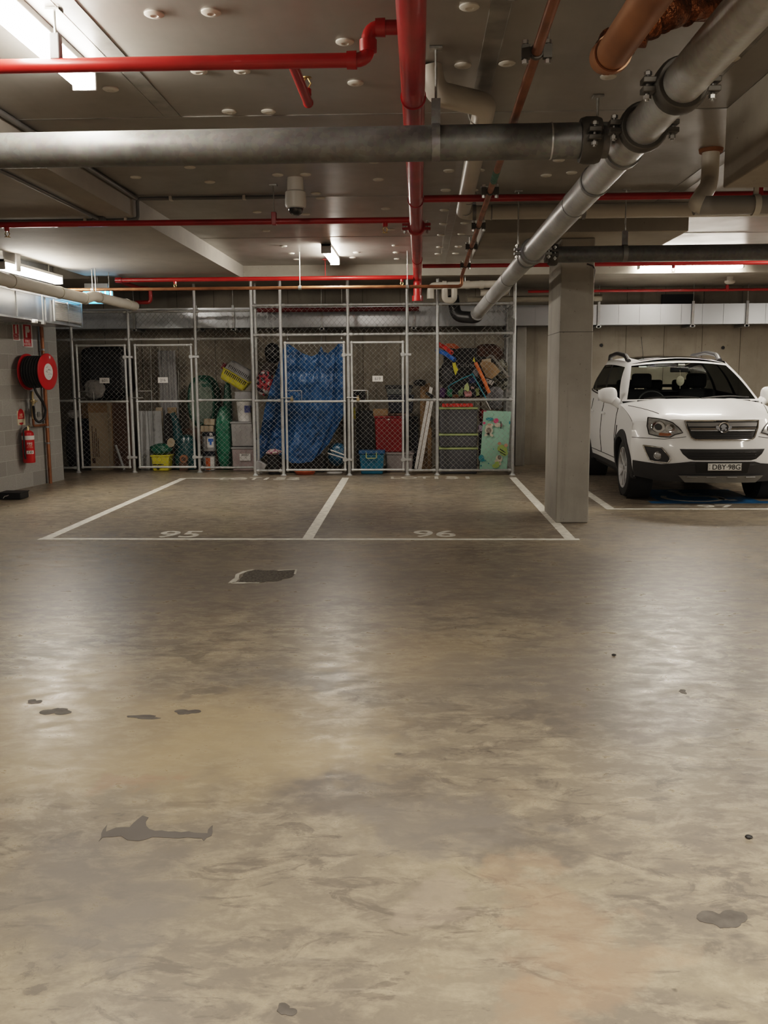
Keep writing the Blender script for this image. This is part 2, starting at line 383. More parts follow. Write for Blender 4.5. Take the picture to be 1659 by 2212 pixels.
# ------------------------------------------------------------------ floor markings
Z0 = .0015
def line(label, poly, m=M_paint, name='parking_line'):
    return one(name, label, 'line marking', MB().prism([(x, y, .0003) for x, y in poly], (0, 0, Z0)), m, smooth=0)
line('white front line running across the mouths of bays 95 and 96', [(-3.53, 8.335), (1.47, 8.335), (1.47, 8.41), (-3.53, 8.41)])
line('white side line on the blockwork side of bay 95', [(-3.52, 8.41), (-3.42, 8.41), (-3.43, 13.57), (-3.53, 13.57)])
line('white dividing line between bays 95 and 96', [(-1.07, 8.41), (-.97, 8.41), (-1.02, 13.6), (-1.12, 13.6)])
line('white side line of bay 96 running behind the concrete pillar', [(1.34, 8.41), (1.44, 8.41), (1.44, 13.6), (1.34, 13.6)])
line('thin white line before the wire cage at the back of bay 95', [(-3.43, 13.53), (-2.55, 13.53), (-2.55, 13.58), (-3.43, 13.58)])
line('white side line of the bay where the white car is parked', [(2.10, 10.36), (2.20, 10.36), (2.20, 15), (2.10, 15)])
line('white front line in front of the parked white car', [(2.10, 10.28), (7.0, 10.28), (7.0, 10.36), (2.10, 10.36)])
def floor_text(s, c, fit, label, cat, m=M_paint2, cuts=True, name='bay_number'):
    t = text_mb(s, 1, on_floor((c[0], c[1], Z0*.5)), Z0*.4, .012, fit)
    return one(name, label, cat, t, m, smooth=0)
def ctr(u0, u1, va, vb): a, b_ = PZ(u0, vb, 0), PZ(u1, va, 0); return ((a.x+b_.x)/2, (a.y+b_.y)/2), (abs(b_.x-a.x), abs(b_.y-a.y))
for s, box, lab in (('95', (342, 432, 1147, 1161), 'painted bay number ninety-five on the floor, left of the dividing line'), ('96', (894, 981, 1146, 1160), 'painted bay number ninety-six on the floor, near the pillar')):
    c, f = ctr(*box); floor_text(s, c, (.40, max(.3, f[1])), lab, 'floor number')
c, f = ctr(1507, 1588, 1089, 1098); floor_text('97', c, (.42, .24), 'painted number 97 on the floor under the white car nose', 'floor number')
for s, box, lab in (('LOT 152', (468, 653, 1030, 1038), 'faded lettering LOT 152 on the floor before the blue tarp cage'), ('LOT 151', (842, 1012, 1028, 1036), 'faded lettering LOT 151 on the floor before the right cage end')):
    c, f = ctr(*box); tl = thing('lot_lettering', lab, 'floor lettering', (c[0], c[1], 0))
    obj('word', text_mb(s[:3], 1, on_floor((c[0]-f[0]*.24, c[1], Z0*.5)), Z0*.4, .012, (f[0]*.50, .30)), M_paint2, tl, smooth=0); obj('number', text_mb(s[4:], 1, on_floor((c[0]+f[0]*.28, c[1], Z0*.5)), Z0*.4, .012, (f[0]*.44, .30)), M_paint2, tl, smooth=0)
dp = thing('accessible_parking_symbol', 'blue painted square with white wheelchair symbol under the car nose', 'floor symbol', (3.35, 11.35, 0))
obj('blue_square', MB().prism([(2.72, 10.78, .0003), (4.22, 10.78, .0003), (4.22, 10.97, .0003), (4.02, 10.97, .0003), (4.02, 12.1, .0003), (2.86, 12.1, .0003), (2.86, 10.97, .0003), (2.72, 10.97, .0003)], (0, 0, Z0-.0003)), mat('worn blue floor paint', (.02, .13, .28), .55, var=.4, scale=10), dp, smooth=0)
b = MB(); zz = Z0*1.6
ring = [(3.33+.34*math.cos(a), 11.28+.34*math.sin(a), zz) for a in [math.radians(d) for d in range(150, 400, 12)]]

def flat(pts, w):
    for p, q in zip(pts, pts[1:]): b.bar((*p, zz), (*q, zz), w, .0006)
flat([x[:2] for x in ring], .07); flat([(3.28, 11.85), (3.30, 11.45), (3.58, 11.42), (3.68, 11.05), (3.78, 11.07)], .08); flat([(3.30, 11.65), (3.52, 11.63)], .06)
b.lathe([(.07, 0), (.07, .0008)], (3.28, 11.95, Z0), n=16)
obj('wheelchair_figure', b, M_paint2, dp, smooth=0)
def blob(cx, cy, rx, ry, n=28, seed=1, rough=.25):
    r = random.Random(seed); out = []; ph = [r.uniform(0, 6.3) for _ in range(4)]
    for i in range(n):
        a = 2*math.pi*i/n; k = 1+rough*(.6*math.sin(2*a+ph[0])+.35*math.sin(3*a+ph[1])+.15*math.sin(6*a+ph[2])) + r.uniform(-.06, .06)
        out.append((cx+rx*k*math.cos(a), cy+ry*k*math.sin(a)))
    return out
def rag(P_, amp, n=5, seed=3):
    r = random.Random(seed); out = []
    for a, b_ in zip(P_, P_[1:]+P_[:1]):
        d = b_-a; s_ = V((-d.y, d.x, 0)).normalized() if d.length > 1e-6 else V((0, 0, 0)); m = max(1, min(n, int(d.length/.02)))
        for k in range(m): out.append(a + d*(k/m) + (s_*r.uniform(-amp, amp) if k else V((0, 0, 0))))
    return out
# broken floor patch and black sealer scar
pa = thing('floor_patch', 'rough square patch of exposed aggregate with pale chipped edge on the floor', 'floor patch', PZ(572, 1245, 0))
q = [PZ(u, v, .0008) for u, v in ((512, 1260), (530, 1236), (548, 1231), (600, 1233), (641, 1231), (632, 1246), (600, 1255), (560, 1258))]
obj('aggregate', MB().prism(rag(q, .012), (0, 0, .001)), mat('dark exposed aggregate', (.105, .095, .08), .95, var=.7, scale=55, bump=.6), pa, smooth=0)
mch = mat('pale chipped cement', (.60, .57, .50), .8, var=.2); b = MB()
e = [PZ(u, v, .003) for u, v in ((500, 1259), (511, 1250), (513, 1241), (530, 1234), (548, 1230))]
for p, k, w in zip(e, e[1:], (.045, .03, .03, .02)): b.bar(p, k, w, .003)
e = [PZ(u, v, .003) for u, v in ((500, 1259), (530, 1259), (560, 1259))]
for p, k, w in zip(e, e[1:], (.03, .015)): b.bar(p, k, w, .003)
obj('chipped_edge', b, mch, pa, smooth=0); b = MB()
e = [PZ(u, v, .003) for u, v in ((600, 1232), (640, 1230), (637, 1240))]
for p, k in zip(e, e[1:]): b.bar(p, k, .015, .003)
obj('chipped_edge', b, mch, pa, smooth=0)
q = [PZ(u, v, .0006) for u, v in ((213, 1818), (222, 1793), (232, 1781), (229, 1797), (250, 1788), (280, 1787), (296, 1771), (308, 1762), (321, 1766), (316, 1784), (335, 1795), (378, 1796), (420, 1799), (448, 1800), (456, 1785), (460, 1783), (457, 1805), (440, 1817), (436, 1811), (405, 1809), (365, 1810), (330, 1808), (300, 1817), (275, 1815), (262, 1806), (240, 1808), (222, 1809))]
one('sealer_scar', 'dark grey scar of peeled floor coating shaped like a bar', 'floor scar', MB().prism(rag(q, .006), (0, 0, .0008)), mat('dark smooth floor filler', (.095, .085, .076), .6, var=.1), smooth=0)
M_stain = mat('grey floor scuff', (.09, .08, .07), .55, var=.35, scale=20)
for i, (u, v, w, h, lab) in enumerate(((122, 1537, 28, 9, 'dark grey oval scuff on the floor, left of the two bar scuffs'), (404, 1538, 24, 7, 'small grey scuff on the floor beyond the peeled scar'), (310, 1549, 44, 4, 'long thin grey scuff between two smaller scuffs'), (1475, 1494, 10, 4, 'tiny dark chip on the floor, far side at the right'), (74, 1516, 14, 6, 'small grey scuff on the floor above the oval scuff'), (1562, 1985, 46, 24, 'brown speckled oil stain on the floor at the lower right'), (618, 2182, 22, 14, 'scraped grey spot near the bottom of the picture'))):
    c = PZ(u, v, 0); k = PZ(u+w, v, 0); l = PZ(u, v-h, 0)
    one('floor_scuff', lab, 'floor stain', MB().prism([(x, y, .0004) for x, y in blob(c.x, c.y, (k-c).length*.9, (l-c).length*.9, seed=i+3, rough=.5)], (0, 0, .0006)), M_stain, smooth=0)
for u, v, lab in ((1617, 1811, 'small dark pebble on the floor near the right edge'), (1326, 1417, 'small dark pebble lying far out on the open floor')):
    p = PZ(u, v, 0); one('pebble', lab, 'pebble', MB().ell((p.x, p.y, .006), (.012, .009, .006), 8, 6, lump=.2, seed=3), M_dark)
# ------------------------------------------------------------------ lights
M_glow = mat('glowing tube diffuser', (1., .91, .80), .4, var=0, emit=1.)
def setglow(m, s): m.node_tree.nodes['Principled BSDF'].inputs['Emission Strength'].default_value = s
M_cap = mat('grey lamp end plastic', (.45, .44, .43), .5, var=.05)
def batten(label, c, L, axis='Y', z=2.99, w=.115, m=None):
    t = thing('fluorescent_batten', label, 'ceiling light', (c[0], c[1], z), 'fluorescent battens')
    d = V((w, L, .035)) if axis == 'Y' else V((L, w, .035))
    obj('housing', MB().box((c[0], c[1], z+.052), d), M_cap, t, bevel=.006)
    n = 14; pr_ = [(-w/2*.96, .035), (-w/2, .01), (-w/2*.9, -.025), (-w/2*.55, -.042), (w/2*.55, -.042), (w/2*.9, -.025), (w/2, .01), (w/2*.96, .035)]
    b = MB()
    if axis == 'Y': b.prism([(c[0]+x, c[1]-L/2+.02, z+k) for x, k in pr_], (0, L-.04, 0))
    else: b.prism([(c[0]-L/2+.02, c[1]+x, z+k) for x, k in pr_], (L-.04, 0, 0))
    obj('diffuser', b, m or M_glow, t, smooth=0)
    for e in (-1, 1):
        p = (c[0], c[1]+e*(L/2-.01), z+.012) if axis == 'Y' else (c[0]+e*(L/2-.01), c[1], z+.012)
        obj('end_cap', MB().box(p, (w+.008, .02, .115) if axis == 'Y' else (.02, w+.008, .115)), M_cap, t, bevel=.004)
    return t
batten('glaring fluorescent batten above the near red sprinkler pipe', (-1.715, 4.36), 1.25)
batten('fluorescent batten on the ceiling in front of the blue tarp cage', (-1.10, 12.0), 1.2)
l3 = batten('fluorescent batten glowing above the silver duct by the hose reel', (-4.62, 11.2), 1.7, z=2.72)
obj('hanger_rod', MB().tube([(-4.62, 11.75, 2.79), (-4.62, 11.75, ZC)], .006, 8), M_cap, l3)
obj('hanger_box', MB().span((-4.70, 10.62, 2.69), (-4.54, 10.74, ZC)), M_cap, l3, bevel=.01)
batten('fluorescent batten running sideways behind the pillar, above the white car', (PZ(1492, 572, 2.96).x+.09, 13.43), 1.45, 'X', z=2.99)
# ------------------------------------------------------------------ pipes
M_red = mat('red painted sprinkler pipe', (.33, .013, .010), .38, .0, var=.18, scale=5, coat=.3)
M_redlit = M_red
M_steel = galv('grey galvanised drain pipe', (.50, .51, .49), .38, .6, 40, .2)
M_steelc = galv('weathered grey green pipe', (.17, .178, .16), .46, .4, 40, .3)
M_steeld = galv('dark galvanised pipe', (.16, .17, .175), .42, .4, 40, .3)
M_clamp = mat('dark cast iron clamp', (.10, .095, .085), .5, .5, var=.25)
M_bolt = mat('zinc bolt', (.5, .5, .48), .35, .9, var=.1)
M_copper = mat('aged copper pipe', (.30, .135, .068), .42, .55, var=.3, scale=7)
M_lag = mat('copper brown lagged pipe', (.23, .105, .043), .45, .25, var=.2, scale=5)
M_foil = mat('crinkled copper foil wrap', (.19, .07, .022), .25, .7, var=.5, scale=26, bump=1.)
M_pvc = mat('off white drain pipe plastic', (.60, .56, .49), .35, var=.08, scale=3)
M_pvcg = mat('grey drain pipe plastic', (.30, .29, .275), .4, var=.08, scale=3)
M_rod = mat('zinc threaded rod', (.42, .42, .40), .4, .8, var=.2, scale=40)
M_cond = mat('grey conduit plastic', (.17, .17, .168), .5, var=.1)
def pipe(name, label, cat, pts, r, m, fil=0., group=None, n=20):
    P = [V(p) for p in pts]; t = thing(name, label, cat, sum(P, V())/len(P), group)
    obj('pipe', MB().tube(fillet(P, fil) if fil else P, r, n), m, t); return t
def rod(t, x, y, z0, z1=ZC, r=.006, plate=True, m=None):
    b = MB().tube([(x, y, z0), (x, y, z1)], r, 8)
    if plate: b.span((x-.03, y-.03, z1-.012), (x+.03, y+.03, z1-.002))
    return obj('hanger_rod', b, m or M_rod, t)
def band(t, c, ax, r, w=.03, m=None, name='pipe_clip', th=.006, lugs=0):
    c, ax = V(c), V(ax).normalized(); b = MB().lathe([(r, -w/2), (r+th, -w/2), (r+th, w/2), (r, w/2)], c, ax, 24, cap=False)
    if lugs:
        s = ax.cross(V((0, 0, 1))).normalized()
        for e in (-1, 1): b.box(c+s*e*(r+th+.014), (.034, .03, .05), rz=math.atan2(s.y, s.x))
        o = obj(name, b, m or M_clamp, t)
        for e in (-1, 1):
            bb = MB(); p = c+s*e*(r+th+.016); bb.tube([p-V((0, 0, .045)), p+V((0, 0, .045))], .007, 8); bb.lathe([(.013, 0), (.013, .014)], p+V((0, 0, .03)), n=6); bb.lathe([(.013, 0), (.013, .014)], p-V((0, 0, .044)), n=6); obj('clamp_bolt', bb, M_bolt, o)
        return o
    return obj(name, b, m or M_clamp, t)
def cplg(t, c, ax, r, w=.10, m=None):          # grooved pipe coupling: two half shells with bolt lugs
    c, ax = V(c), V(ax).normalized()
    b = MB().lathe([(r, -w/2), (r+.018, -w/2), (r+.026, -w/4), (r+.026, w/4), (r+.018, w/2), (r, w/2)], c, ax, 28, cap=False)
    s = ax.cross(V((0, 0, 1))).normalized(); a = math.atan2(s.y, s.x)
    for e in (-1, 1):
        for k in (-1, 1): b.box(c+s*e*(r+.045)+V((0, 0, k*.018)), (.055, .06, .022), rz=a)
    o = obj('coupling', b, m or M_clamp, t, bevel=.003)
    for e in (-1, 1):
        bb = MB(); p = c+s*e*(r+.048); bb.tube([p-V((0, 0, .06)), p+V((0, 0, .06))], .008, 8)
        for k in (-.052, .04): bb.lathe([(.016, 0), (.016, .014)], p+V((0, 0, k)), n=6)
        obj('clamp_bolt', bb, M_bolt, o)
    return o
def lug_rod(t, x, y, z, r, m=None, top=ZC):     # strap hanger with rod
    b = MB().lathe([(r+.001, -.02), (r+.006, -.02), (r+.006, .02), (r+.001, .02)], (x, y, z), (1, 0, 0), 24, cap=False)
    b.span((x-.022, y-.02, z+r), (x+.022, y+.02, z+r+.12)); obj('hanger_strap', b, m or M_galvd, t); rod(t, x, y, z+r+.1, top)
# red main and its branches
ZM = 2.83
def mainx(y): return -.02 + .012*(y-6)/6
def rm(u, v): return PZ(u, v, ZM)
t = pipe('sprinkler_main', 'thick red sprinkler main running straight back below the ceiling', 'fire pipe', [(mainx(1.5), 1.5, ZM), (mainx(13.0), 13.0, ZM), (mainx(13.0), 13.0, 2.52)], .057, M_red, .10)
for v, w in ((210, .02), (432, .02), (560, .02)):
    p = rm(890, v); band(t, (mainx(p.y), p.y, ZM), (0, 1, 0), .057, w, M_red)
p = rm(900, 490); cplg(t, (mainx(p.y), p.y, ZM), (0, 1, 0), .057, .08, M_red)
rod(t, mainx(8.9), 8.9, ZM+.05, r=.008); rod(t, mainx(5.0), 5.0, ZM+.05, r=.008)
obj('end_coupling', MB().lathe([(.057, 0), (.075, .0), (.075, .07), (.057, .07)], (mainx(13), 13.0, 2.50), n=20), M_red, t)
def sprink(t, x, y, z, up=False):
    s = 1 if up else -1
    b = MB().lathe([(.022, 0), (.022, s*.03), (.014, s*.035)], (x, y, z), n=10)
    o = obj('sprinkler_head', b, M_red, t)
    k = MB(); zz = z+s*.035
    k.tube([(x-.008, y, zz), (x-.02, y, zz+s*.02), (x-.006, y, zz+s*.045)], .004, 6); k.tube([(x+.008, y, zz), (x+.02, y, zz+s*.02), (x+.006, y, zz+s*.045)], .004, 6)
    k.lathe([(.024, 0), (.024, s*.004)], (x, y, zz+s*.045), n=12)
    obj('deflector', k, mat('brass', (.55, .38, .16), .3, .9, var=.1), o)
yb = 4.22; zb = PY(600, 133, yb).z; p = PY(782, 128, yb)
xe = PY(795, 60, yb).x
t = pipe('sprinkler_branch', 'near red branch pipe joined to the main by a stepped double elbow', 'fire pipe', [(PY(-60, 142, yb).x, yb, zb), (xe, yb, zb), (xe, yb, PY(800, 60, yb).z), (mainx(yb)-.05, yb, PY(800, 60, yb).z)], .03, M_red, .055, n=20)
ze = PY(800, 60, yb).z
for c, ax in (((xe-.062, yb, zb), (1, 0, 0)), ((xe, yb, zb+.062), (0, 0, 1)), ((xe, yb, ze-.062), (0, 0, 1)), ((xe+.062, yb, ze), (1, 0, 0))):
    obj('elbow_collar', MB().lathe([(.030, -.03), (.037, -.03), (.038, .012), (.030, .012)], c, ax, 20), M_red, t)
xa = PY(630, 140, yb).x; pa_ = PZ(664, 222, zb)
obj('drop_arm', MB().tube([(xa, yb, zb), (xa+.0, pa_.y, zb)], .023, 16).ell((xa, pa_.y, zb), (.026, .026, .026)), M_red, t)
sprink(t, xa+.0, pa_.y-.05, zb+.02, True)
xr = PY(121, 100, yb).x; rod(t, xr, yb, zb+.03, r=.006); obj('hanger_socket', MB().span((xr-.022, yb-.022, zb+.02), (xr+.022, yb+.022, zb+.13)), M_cond, t, bevel=.006)
def branch(label, Y, z, xl, xr_, r, hang=(), heads=(), fit=True):
    t = pipe('sprinkler_branch', label, 'fire pipe', [(xl, Y, z), (xr_, Y, z)], r, M_red)
    for x in hang: rod(t, x, Y, z+r*.8, r=.005); obj('hanger_strap', MB().span((x-.02, Y-r-.004, z-r-.004), (x+.02, Y+r+.004, z+r+.05)), M_red, t, bevel=.004)
    for x in heads: sprink(t, x, Y, z-r*.8)
    return t
y2 = 7.95; z2 = PY(560, 479, y2).z
branch('thin red branch pipe left of the main, passing below the dome camera', y2, z2, -4.4, mainx(y2)-.055, .024, (PY(592, 470, y2).x,), (PY(15, 490, y2).x, PY(832, 475, y2).x))
y3 = 7.25; z3 = PY(1200, 426, y3).z
branch('red branch pipe right of the main, in front of the white drain pipe', y3, z3, mainx(y3)+.062, 4.2, .026, (PY(1640, 420, y3).x,))
y5 = 11.6; z5 = PY(1300, 571, y5).z
branch('thin red branch pipe right of the main, far back before the pillar', y5, z5, mainx(y5)+.062, 5.6, .024, (PY(1455, 566, y5).x+1.2,), (PY(1455, 570, y5).x,))
y4 = 12.9; z4 = PY(600, 602, y4).z; xl = PY(250, 608, y4).x
t = pipe('sprinkler_branch', 'bright red branch pipe above the left cages with a hooked end', 'fire pipe', [(mainx(13)-.06, y4, z4), (xl, y4, z4), (xl, 14.0, z4-.005), (PY(325, 640, 14.0).x, 14.0, z4-.01), (PY(325, 640, 14.0).x, 14.0, PY(325, 653, 14).z), (PY(293, 653, 14.0).x, 14.0, PY(325, 653, 14).z)], .029, M_red, .06)
obj('elbow_collar', MB().lathe([(.029, -.04), (.038, -.04), (.038, .05), (.029, .05)], (xl+.04, y4, z4), (1, 0, 0), 18), M_red, t)
for u in (378, 703, 868): sprink(t, PY(u, 605, y4).x, y4, z4-.024) if u != 703 else rod(t, PY(u, 602, y4).x, y4, z4+.02, r=.006, m=M_red)
y6 = 14.3; z6 = PY(1450, 627, y6).z
branch('thin red pipe under the soffit behind the pillar, above the wall duct', y6, z6, 1.65, 7.2, .02, (2.6, 4.6))
pm = PY(700, 669, 14.9)
t = pipe('sprinkler_pipe', 'maroon pipe inside the cage just above the silver duct', 'fire pipe', [(PY(555, 669, 14.9).x, 14.9, pm.z), (PY(905, 667, 14.9).x, 14.9, pm.z)], .036, mat('maroon painted pipe', (.13, .014, .012), .5, var=.15))
rod(t, -1.2, 14.9, pm.z+.03, 2.9)
# big grey drain: long run with slope, and the two cross pipes
def gz(y): return 2.62 - .028*(y-4.7)
def gx(y): return 1.05 - .0213*(y-4.6)
G = [(gx(y), y, gz(y)) for y in (2.2, 4.7, 13.6)]
t = pipe('drain_main', 'big grey steel drain pipe running back on the right, sloping down to a bend', 'drain pipe', G, .084, M_steel, n=32)
gd = V(G[2])-V(G[1])
def gp(y): return V((gx(y), y, gz(y)))
def gy(u, v):                                   # distance along the run where the photo shows this height
    lo, hi = 2.5, 13.6
    for _ in range(40):
        m_ = (lo+hi)/2; r = ray(u, v); q = EYE + r*(m_/r.y)
        if q.z > gz(m_): hi = m_
        else: lo = m_
    return lo
yA = gy(1455, 185); yB = gy(1345, 300); yC = gy(1135, 550)
cplg(t, gp(yA), gd, .084, .10)
obj('tee_body', MB().tube([gp(yB-.22), gp(yB+.20)], .088, 28), M_steel, t)
cplg(t, gp(yB-.19), gd, .088, .07); band(t, gp(yB+.19), gd, .086, .05, M_galvd, th=.012)
obj('tee_body', MB().tube([gp(yC-.2), gp(yC+.14)], .088, 28), M_steel, t); cplg(t, gp(yC-.17), gd, .086, .07, M_galvd); band(t, gp(yC+.14), gd, .086, .05, M_galvd, th=.01)
for u, v in ((1235, 440), (1098, 600), (1065, 640)): band(t, gp(gy(u, v)), gd, .0845, .014, M_galvd, th=.003)
rod(t, gx(5.62), 5.62, gz(5.62)+.08, r=.008); rod(t, gx(8.35)-.1, 8.35, gz(8.35), r=.006); rod(t, gx(12.2)-.12, 12.2, gz(12.2), r=.006, top=ZC) if False else None
obj('hanger_strap', MB().lathe([(.086, -.015), (.092, -.015), (.092, .015), (.086, .015)], gp(5.62), gd, 24, cap=False), M_galvd, t)
e0 = gp(13.6)
obj('end_ring', MB().lathe([(.084, -.03), (.104, -.03), (.104, .03), (.084, .03)], e0, gd, 24), M_galv, t)
e1 = e0 + V((-.10, .35, -.10))
obj('end_bend', MB().tube(fillet([e0, e0+V((0, .25, -.05)), e0+V((-.30, .42, -.02)), e0+V((-.34, .5, .28))], .18), .085, 20), mat('black rubber bend', (.03, .03, .03), .35, .2, var=.4), t)
yc = yB+.02; zc = gz(yc)
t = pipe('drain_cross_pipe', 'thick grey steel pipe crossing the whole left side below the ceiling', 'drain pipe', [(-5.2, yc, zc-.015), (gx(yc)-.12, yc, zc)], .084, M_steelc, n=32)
cplg(t, (gx(yc)-.205, yc, zc), (1, 0, 0), .084, .10)
lug_rod(t, .088, yc, zc, .084)
b = MB().lathe([(.0845, -.004), (.087, -.004), (.087, .004), (.0845, .004)], (PY(1190, 290, yc).x, yc, zc), (1, 0, 0), 24, cap=False); obj('weld_seam', b, M_steel, t)
yd = yC+.02; zd = gz(yd)
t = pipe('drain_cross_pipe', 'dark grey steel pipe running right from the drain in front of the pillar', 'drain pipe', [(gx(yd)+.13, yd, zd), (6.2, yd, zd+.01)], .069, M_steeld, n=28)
cplg(t, (gx(yd)+.20, yd, zd), (1, 0, 0), .069, .08); lug_rod(t, PY(1349, 545, yd).x, yd, zd+.005, .069)
# brown copper run
zb_ = 2.738; P0 = PZ(1205, 0, zb_); P1 = PZ(1160, 110, zb_); P2 = PZ(1003, 580, zb_)
d = (P2-P1).normalized(); pe = PZ(997, 611, zb_)
pe = P1 + d*(12.15-P1.y)/d.y; ycop = 12.15
zc_ = PY(600, 622, ycop).z
t = pipe('copper_service_pipe', 'narrow brown copper pipe running back between red main and grey drain', 'copper pipe', [P1 - d*1.5, pe, V((pe.x, ycop, zc_)), (PY(120, 622, ycop).x, ycop, zc_)], .021, M_copper, .05)
for u, v in ((1160, 112), (1058, 413), (1036, 488), (1019, 533), (1007, 573)):
    q = PZ(u, v, zb_); q = P1 + d*(q.y-P1.y)/d.y; band(t, q, d, .022, .025, lugs=1); rod(t, q.x+.045, q.y, q.z, r=.005)
for u in (200, 648, 880, 1049): 
    q = PY(u, 622, ycop); 
    if q.x < pe.x: rod(t, q.x, ycop, zc_, r=.006, plate=False, top=ZL if q.x < -2.5 else ZC) if False else obj('hanger_rod', MB().tube([(q.x, ycop, zc_), (q.x, ycop, ZL if q.x < -2.5 else ZC)], .006, 8).lathe([(.022, -.02), (.028, -.02), (.028, .02), (.022, .02)], (q.x, ycop, zc_), (1, 0, 0), 14), M_rod, t)
q = P1 + d*((PZ(1070, 380, zb_).y-P1.y)/d.y)
obj('flow_label', MB().lathe([(.0215, -.16), (.0222, -.16), (.0222, .16), (.0215, .16)], q, d, 16), mat('green pipe label', (.04, .14, .10), .5, var=.5, scale=22), t)
# lagged copper coloured pipes top right
ya = 3.95
pA = PY(1322, 118, 3.55); pB = PY(1412, -20, 3.15)
pB = V((pA.x+.035, 2.3, pA.z)); 
t = pipe('lagged_pipe', 'fat copper brown pipe coming from above and turning back in a foil wrapped bend', 'copper pipe', [pB, pA, pA+V((.0, .12, .03))], .06, M_lag, .05, n=24)
band(t, pA+V((0, -.01, 0)), (0, 1, 0), .061, .03, M_lag)
pts = fillet([pA+V((.0, .10, .02)), pA+V((.05, .22, .10)), PY(1418, 34, 3.75), PY(1470, 14, 3.9), PY(1720, 5, 4.1)], .2, 8)
NN = len(pts)
obj('foil_wrap', MB().tube(pts, [.06+.012*math.sin(i*2.1)+.006*math.sin(i*5.3) for i in range(NN)], 22), M_foil, t)
rod(t, PY(1600, 10, 4.0).x, 4.02, 2.9)
# plastic wrapped fitting at the top edge
p = PZ(1112, -20, 2.95)
t = thing('wrapped_fitting', 'round ceiling fitting wrapped in clear crinkled plastic at the top edge', 'wrapped fitting', (p.x, p.y, ZC))
obj('base', MB().lathe([(.10, 0), (.10, -.05), (.05, -.07)], (p.x, p.y, ZC), n=20), M_washer, t)
obj('plastic_wrap', MB().ell((p.x, p.y, ZC-.06), (.105, .105, .075), 36, 20, lump=.10, seed=5), clear_mat('crinkled clear plastic', (.86, .86, .86), .4, .12, .25, (.7, .7, .7)), t)
# white drain pipes
zp = 2.91; pa1 = PZ(1040, 232, zp); pa2 = PZ(999, 440, zp); yh = PZ(1200, 457, zp).y
xl_ = PY(1000, 455, yh).x; pc = PY(945, 178, pa1.y-.18)
t = pipe('white_drain_pipe', 'off white plastic drain dropping from the ceiling then turning right before the slab drop', 'drain pipe', [(PY(928, 120, pa1.y-.2).x, pa1.y-.22, ZC), (PY(940, 178, pa1.y-.2).x, pa1.y-.2, zp+.02), (pa1.x+.015, pa1.y-.05, zp), (xl_+.0, yh, zp), (5.2, yh, zp)], .062, M_pvc, .10, n=24)
for c, ax in (((pa1.x, pa1.y+.12, zp), (0, 1, 0)), ((xl_+.01, yh-.75, zp), (0, 1, 0)), ((xl_+.01, yh-.24, zp), (0, 1, 0)), ((xl_+.25, yh, zp), (1, 0, 0)), ((PY(1245, 457, yh).x, yh, zp), (1, 0, 0))):
    band(t, c, ax, .062, .012, M_pvcg, name='pipe_joint', th=.004)
for x in (xl_+.05, PY(1248, 457, yh).x, 3.1):
    obj('hanger_strap', MB().lathe([(.063, -.015), (.068, -.015), (.068, .015), (.063, .015)], (x+.05, yh, zp), (1, 0, 0), 20, cap=False).span((x+.035, yh-.01, zp+.06), (x+.065, yh+.01, ZC)), M_galvd, t)
pw = PZ(1536, 322, ZC); yw = 6.45; zw = PY(1600, 443, yw).z
t = pipe('grey_drain_drop', 'plastic drain dropping from the ceiling and bending into a short level pipe at far right', 'drain pipe', [(pw.x, pw.y, ZC), (pw.x, pw.y, PY(1540, 398, pw.y).z), (PY(1505, 438, yw).x, yw-.02, zw+.01), (PY(1505, 438, yw).x+.03, yw-.03, zw)], .06, M_pvc, .12, n=24)
obj('level_pipe', MB().tube([(PY(1500, 442, yw).x, yw, zw), (3.9, yw, zw)], .061, 24), M_pvcg, t)
obj('ceiling_collar', MB().lathe([(.06, 0), (.085, 0), (.08, -.025), (.06, -.025)], (pw.x, pw.y, ZC), n=20), mat('rusty orange collar', (.22, .09, .03), .7), t)
x = PY(1632, 440, yw).x; obj('hanger_strap', MB().lathe([(.062, -.02), (.068, -.02), (.068, .02), (.062, .02)], (x, yw, zw), (1, 0, 0), 20, cap=False).span((x-.015, yw-.01, zw+.06), (x+.015, yw+.01, ZC)), M_washer, t)
# white fittings under the soffit by the cage
yq = 13.75; zq = PY(1000, 617, yq).z; xa_, xb_ = PY(930, 617, yq).x, PY(1092, 611, yq).x
t = pipe('white_trap_pipes', 'cluster of white plastic traps and pipes above the right cage', 'drain pipe', [(xa_, yq, zq-.18), (xa_, yq, zq), (xb_, yq, zq+.02)], .052, M_pvc, .08)
for u in (960, 1010, 1040): obj('pipe_joint', MB().lathe([(.052, -.03), (.06, -.03), (.06, .03), (.052, .03)], (PY(u, 617, yq).x, yq, zq+.01), (1, 0, 0), 20), M_pvc, t)
q = PY(968, 640, yq); obj('trap', MB().tube(fillet([(q.x-.05, yq, zq), (q.x-.05, yq, q.z-.06), (q.x+.09, yq+.02, q.z-.06), (q.x+.09, yq+.02, zq-.02)], .07), .045, 18), M_pvc, t)
q = PY(1075, 632, yq+.2); obj('trap', MB().tube(fillet([(q.x-.25, yq+.2, q.z), (q.x+.1, yq+.2, q.z), (q.x+.14, yq+.1, zq)], .08), .055, 18), M_pvc, t)
obj('hanger_rod', MB().tube([(xa_+.5, yq, zq), (xa_+.5, yq, 2.9)], .006, 8), M_rod, t)
yq2 = 14.7; q1, q2 = PY(1010, 648, yq2), PY(1300, 643, yq2)
t = pipe('beige_drain_pipe', 'beige pipe running level under the soffit from the cage to the pillar', 'drain pipe', [q1, q2], .05, mat('beige pipe', (.34, .31, .25), .5), n=18); rod(t, q2.x-.4, yq2, q2.z+.04, 2.9)
